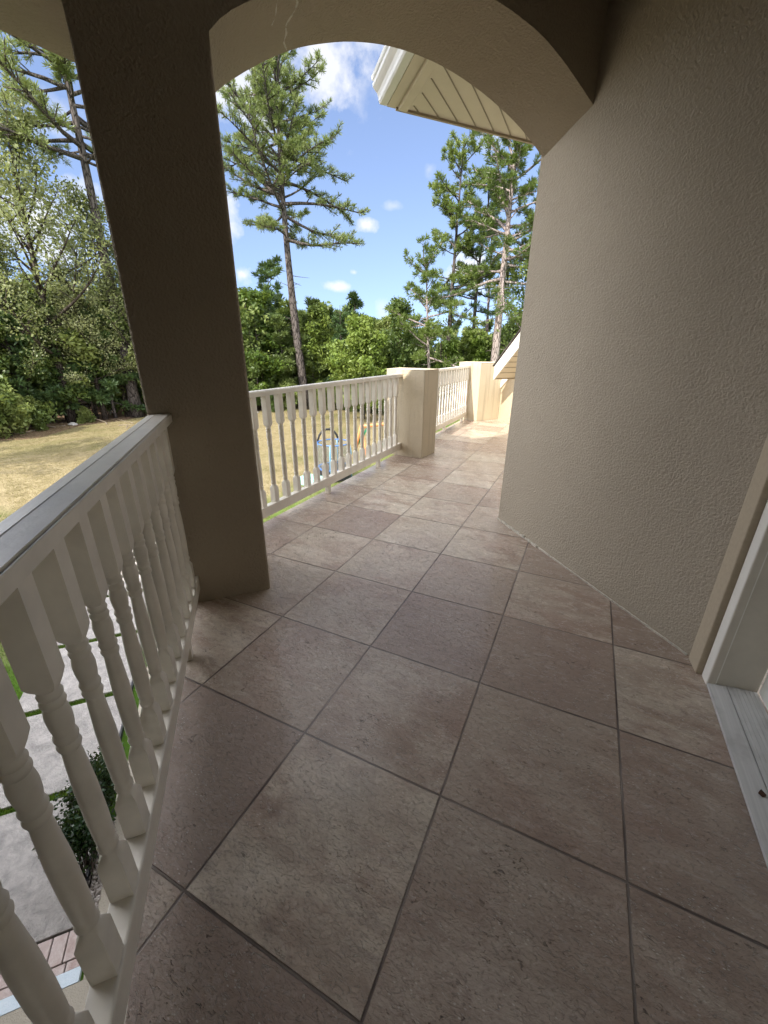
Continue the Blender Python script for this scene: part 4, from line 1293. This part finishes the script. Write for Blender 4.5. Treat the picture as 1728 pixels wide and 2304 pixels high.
for s in (-1, 1):
    mb = MB(); mb.tube([(q[0] + 0.2 * s, q[1], 0.5), (q[0] + 0.2 * s, q[1], 1.33)], 0.014, 5); mb.build('rope', M_BLACK, sw)
mb = MB(); mb.tube([b0 + dirx * 0.35 + np.array([0, 0, -0.05]), (b0[0] + nrm[0] * 0.5, b0[1] + nrm[1] * 0.5, 0.35)], 0.05, 6); mb.build('brace', M_GREEN, sw, True)

# ---------------------------------------------------------------- sky, sun, camera
SUN_TRAVEL = Vector((0.161, 1.175, -1.0)).normalized()
world = bpy.data.worlds.new('World'); scene.world = world
world.use_nodes = True
nt = world.node_tree
bg = nt.nodes['Background']
sky = nd(nt, 'ShaderNodeTexSky', sky_type='NISHITA')
sky.sun_disc = False
el = math.asin(-SUN_TRAVEL.z); azs = math.atan2(-SUN_TRAVEL.x, -SUN_TRAVEL.y)   # clockwise from +Y
sky.sun_elevation = el
sky.sun_rotation = azs
sky.air_density = 1.0; sky.dust_density = 0.4; sky.ozone_density = 1.6
sky.altitude = 200
tc = nd(nt, 'ShaderNodeTexCoord').outputs['Generated']
nrmv = nd(nt, 'ShaderNodeVectorMath', operation='NORMALIZE'); nt.links.new(tc, nrmv.inputs[0]); dv_ = nrmv.outputs[0]
lift = nd(nt, 'ShaderNodeVectorMath', operation='MULTIPLY_ADD'); nt.links.new(dv_, lift.inputs[0]); lift.inputs[1].default_value = (1, 1, 0.85); lift.inputs[2].default_value = (0, 0, 0.20)
lift2 = nd(nt, 'ShaderNodeVectorMath', operation='NORMALIZE'); nt.links.new(lift.outputs[0], lift2.inputs[0]); nt.links.new(lift2.outputs[0], sky.inputs['Vector'])
wob = nd(nt, 'ShaderNodeTexNoise'); wob.inputs['Scale'].default_value = 15; wob.inputs['Detail'].default_value = 9; wob.inputs['Roughness'].default_value = 0.58
nt.links.new(dv_, wob.inputs['Vector'])
fine = noise(nt, dv_, 5.0, 6, 0.6)
total = None
CL = [(121.5, 26.0, 9.0, 4.2, 0.85), (130.5, 23.0, 5.0, 4.5, 0.75), (118.2, 24.4, 3.0, 3.6, 0.35), (117.9, 13.2, 1.5, 0.75, 1.0), (121.2, 6.9, 1.9, 0.6, 0.85), (119.5, 8.5, 0.55, 0.3, 0.7), (116.1, 4.6, 0.9, 1.1, 0.4), (105.3, 8.6, 2.6, 2.2, 1.1), (110.9, 18.2, 1.0, 0.8, 0.35), (105.2, 20.2, 2.6, 1.2, 0.55), (114.8, 15.0, 1.1, 0.5, 0.4), (132.8, 7.8, 1.1, 1.0, 1.0), (133.0, 13.8, 1.4, 2.6, 0.85), (152.5, 11.0, 7.0, 4.6, 0.95), (148, 18.5, 2.6, 1.6, 0.35), (163, 18, 6, 6, 0.9), (151.5, 24.5, 2.6, 1.2, 0.45)]
for (az, e_, wa_, ha_, dens) in CL:
    a = math.radians(az); e = math.radians(e_)
    c = Vector((math.cos(a) * math.cos(e), math.sin(a) * math.cos(e), math.sin(e)))
    h = Vector((-math.sin(a), math.cos(a), 0)); v = c.cross(h)
    dh = nd(nt, 'ShaderNodeVectorMath', operation='DOT_PRODUCT'); nt.links.new(dv_, dh.inputs[0]); dh.inputs[1].default_value = h / math.radians(wa_)
    dvv = nd(nt, 'ShaderNodeVectorMath', operation='DOT_PRODUCT'); nt.links.new(dv_, dvv.inputs[0]); dvv.inputs[1].default_value = v / math.radians(ha_)
    dc = nd(nt, 'ShaderNodeVectorMath', operation='DOT_PRODUCT'); nt.links.new(dv_, dc.inputs[0]); dc.inputs[1].default_value = c
    vsh = math_(nt, 'SUBTRACT', dvv.outputs['Value'], c.dot(v) / math.radians(ha_))
    r2_ = math_(nt, 'ADD', math_(nt, 'POWER', dh.outputs['Value'], 2.0), math_(nt, 'POWER', math_(nt, 'ABSOLUTE', vsh), 2.0))
    r_ = math_(nt, 'SQRT', r2_)
    k = math_(nt, 'MULTIPLY', math_(nt, 'SUBTRACT', wob.outputs['Fac'], math_(nt, 'ADD', math_(nt, 'MULTIPLY', r_, 0.24), 0.26)), 4.5)
    k = math_(nt, 'MULTIPLY', math_(nt, 'MINIMUM', math_(nt, 'MAXIMUM', k, 0.0), 1.0), dens)
    k = math_(nt, 'MULTIPLY', k, math_(nt, 'GREATER_THAN', dc.outputs['Value'], 0.5))
    total = k if total is None else math_(nt, 'MAXIMUM', total, k)
total = math_(nt, 'MINIMUM', total, 1.0)
total = math_(nt, 'MULTIPLY', total, math_(nt, 'ADD', math_(nt, 'MULTIPLY', fine, 0.7), 0.6))
total = math_(nt, 'MINIMUM', total, 0.96)
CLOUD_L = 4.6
FILL_L = 11.5
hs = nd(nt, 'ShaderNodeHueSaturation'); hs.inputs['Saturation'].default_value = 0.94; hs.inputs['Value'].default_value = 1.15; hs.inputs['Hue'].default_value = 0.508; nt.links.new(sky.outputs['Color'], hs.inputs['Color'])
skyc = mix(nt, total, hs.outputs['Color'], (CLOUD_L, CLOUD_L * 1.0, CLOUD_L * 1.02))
# added fill light: bright sheet in the unseen sky above, beside and behind
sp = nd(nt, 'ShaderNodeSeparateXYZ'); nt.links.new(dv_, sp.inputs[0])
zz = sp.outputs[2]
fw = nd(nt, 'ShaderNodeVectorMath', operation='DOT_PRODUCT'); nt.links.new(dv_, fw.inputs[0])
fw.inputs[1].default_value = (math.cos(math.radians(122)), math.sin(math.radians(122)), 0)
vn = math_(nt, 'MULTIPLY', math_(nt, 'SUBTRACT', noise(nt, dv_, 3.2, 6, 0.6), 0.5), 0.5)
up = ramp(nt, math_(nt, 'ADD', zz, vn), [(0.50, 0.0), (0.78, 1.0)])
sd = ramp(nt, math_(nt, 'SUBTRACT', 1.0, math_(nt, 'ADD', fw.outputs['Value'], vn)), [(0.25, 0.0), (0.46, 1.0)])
fill_veil = math_(nt, 'MULTIPLY', math_(nt, 'MAXIMUM', up, sd), 0.85)
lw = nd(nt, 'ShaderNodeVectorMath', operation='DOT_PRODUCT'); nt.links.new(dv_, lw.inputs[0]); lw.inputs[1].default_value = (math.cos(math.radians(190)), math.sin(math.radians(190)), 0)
side_fill_gain = math_(nt, 'ADD', math_(nt, 'MULTIPLY', ramp(nt, lw.outputs['Value'], [(0.70, 0.0), (0.88, 1.0)]), 1.55), 1.0)  # unseen left sky made brighter as added fill for the porch
fill_veil = math_(nt, 'MULTIPLY', fill_veil, ramp(nt, zz, [(0.0, 0.0), (0.14, 1.0)]))
vcol = nd(nt, 'ShaderNodeVectorMath', operation='SCALE'); vcol.inputs[0].default_value = (FILL_L * 1.0, FILL_L, FILL_L * 1.04); nt.links.new(side_fill_gain, vcol.inputs['Scale'])
skyc = mix(nt, fill_veil, skyc, vcol.outputs[0])
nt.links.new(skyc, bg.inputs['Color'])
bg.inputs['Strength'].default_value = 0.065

sl_ = bpy.data.lights.new('sun', 'SUN'); sl_.energy = 2.1; sl_.angle = math.radians(0.53); sl_.color = (1.0, 0.94, 0.84)
so_ = bpy.data.objects.new('sun', sl_); COL.objects.link(so_)
so_.rotation_euler = SUN_TRAVEL.to_track_quat('-Z', 'Y').to_euler()
so_.location = (0, -10, 20)

RC = np.array([[0.90292644, 0.42969371, 0.00933574], [0.16625157, -0.32915336, -0.92952594], [-0.39633856, 0.84084564, -0.36863853]])
cam = bpy.data.cameras.new('camera'); co = bpy.data.objects.new('camera', cam); COL.objects.link(co)
m4 = Matrix.Identity(4)
for i in range(3):
    m4[i][0] = RC[0][i]; m4[i][1] = -RC[1][i]; m4[i][2] = -RC[2][i]
m4[0][3], m4[1][3], m4[2][3] = 3.3998396 * T, -0.6542571 * T, 2.5244408 * T
co.matrix_world = m4
cam.sensor_fit = 'VERTICAL'; cam.sensor_height = 24.0; cam.sensor_width = 18.0
cam.lens = 919.01726 / 2304 * 24.0
cam.shift_x = -(869.76 - 864) / 2304; cam.shift_y = (1147.508 - 1152) / 2304
cam.clip_start = 0.02; cam.clip_end = 3000
scene.camera = co

scene.render.engine = 'CYCLES'
cy = scene.cycles
cy.max_bounces = 10; cy.diffuse_bounces = 6; cy.glossy_bounces = 4; cy.transmission_bounces = 4; cy.transparent_max_bounces = 12
cy.use_denoising = True
try:
    cy.denoiser = 'OPENIMAGEDENOISE'; cy.denoising_input_passes = 'RGB_ALBEDO_NORMAL'
except Exception:
    pass
cy.sample_clamp_indirect = 6.0
scene.view_settings.view_transform = 'Standard'
scene.view_settings.look = 'None'
scene.view_settings.gamma = 1.0
scene.view_settings.exposure = 1.93
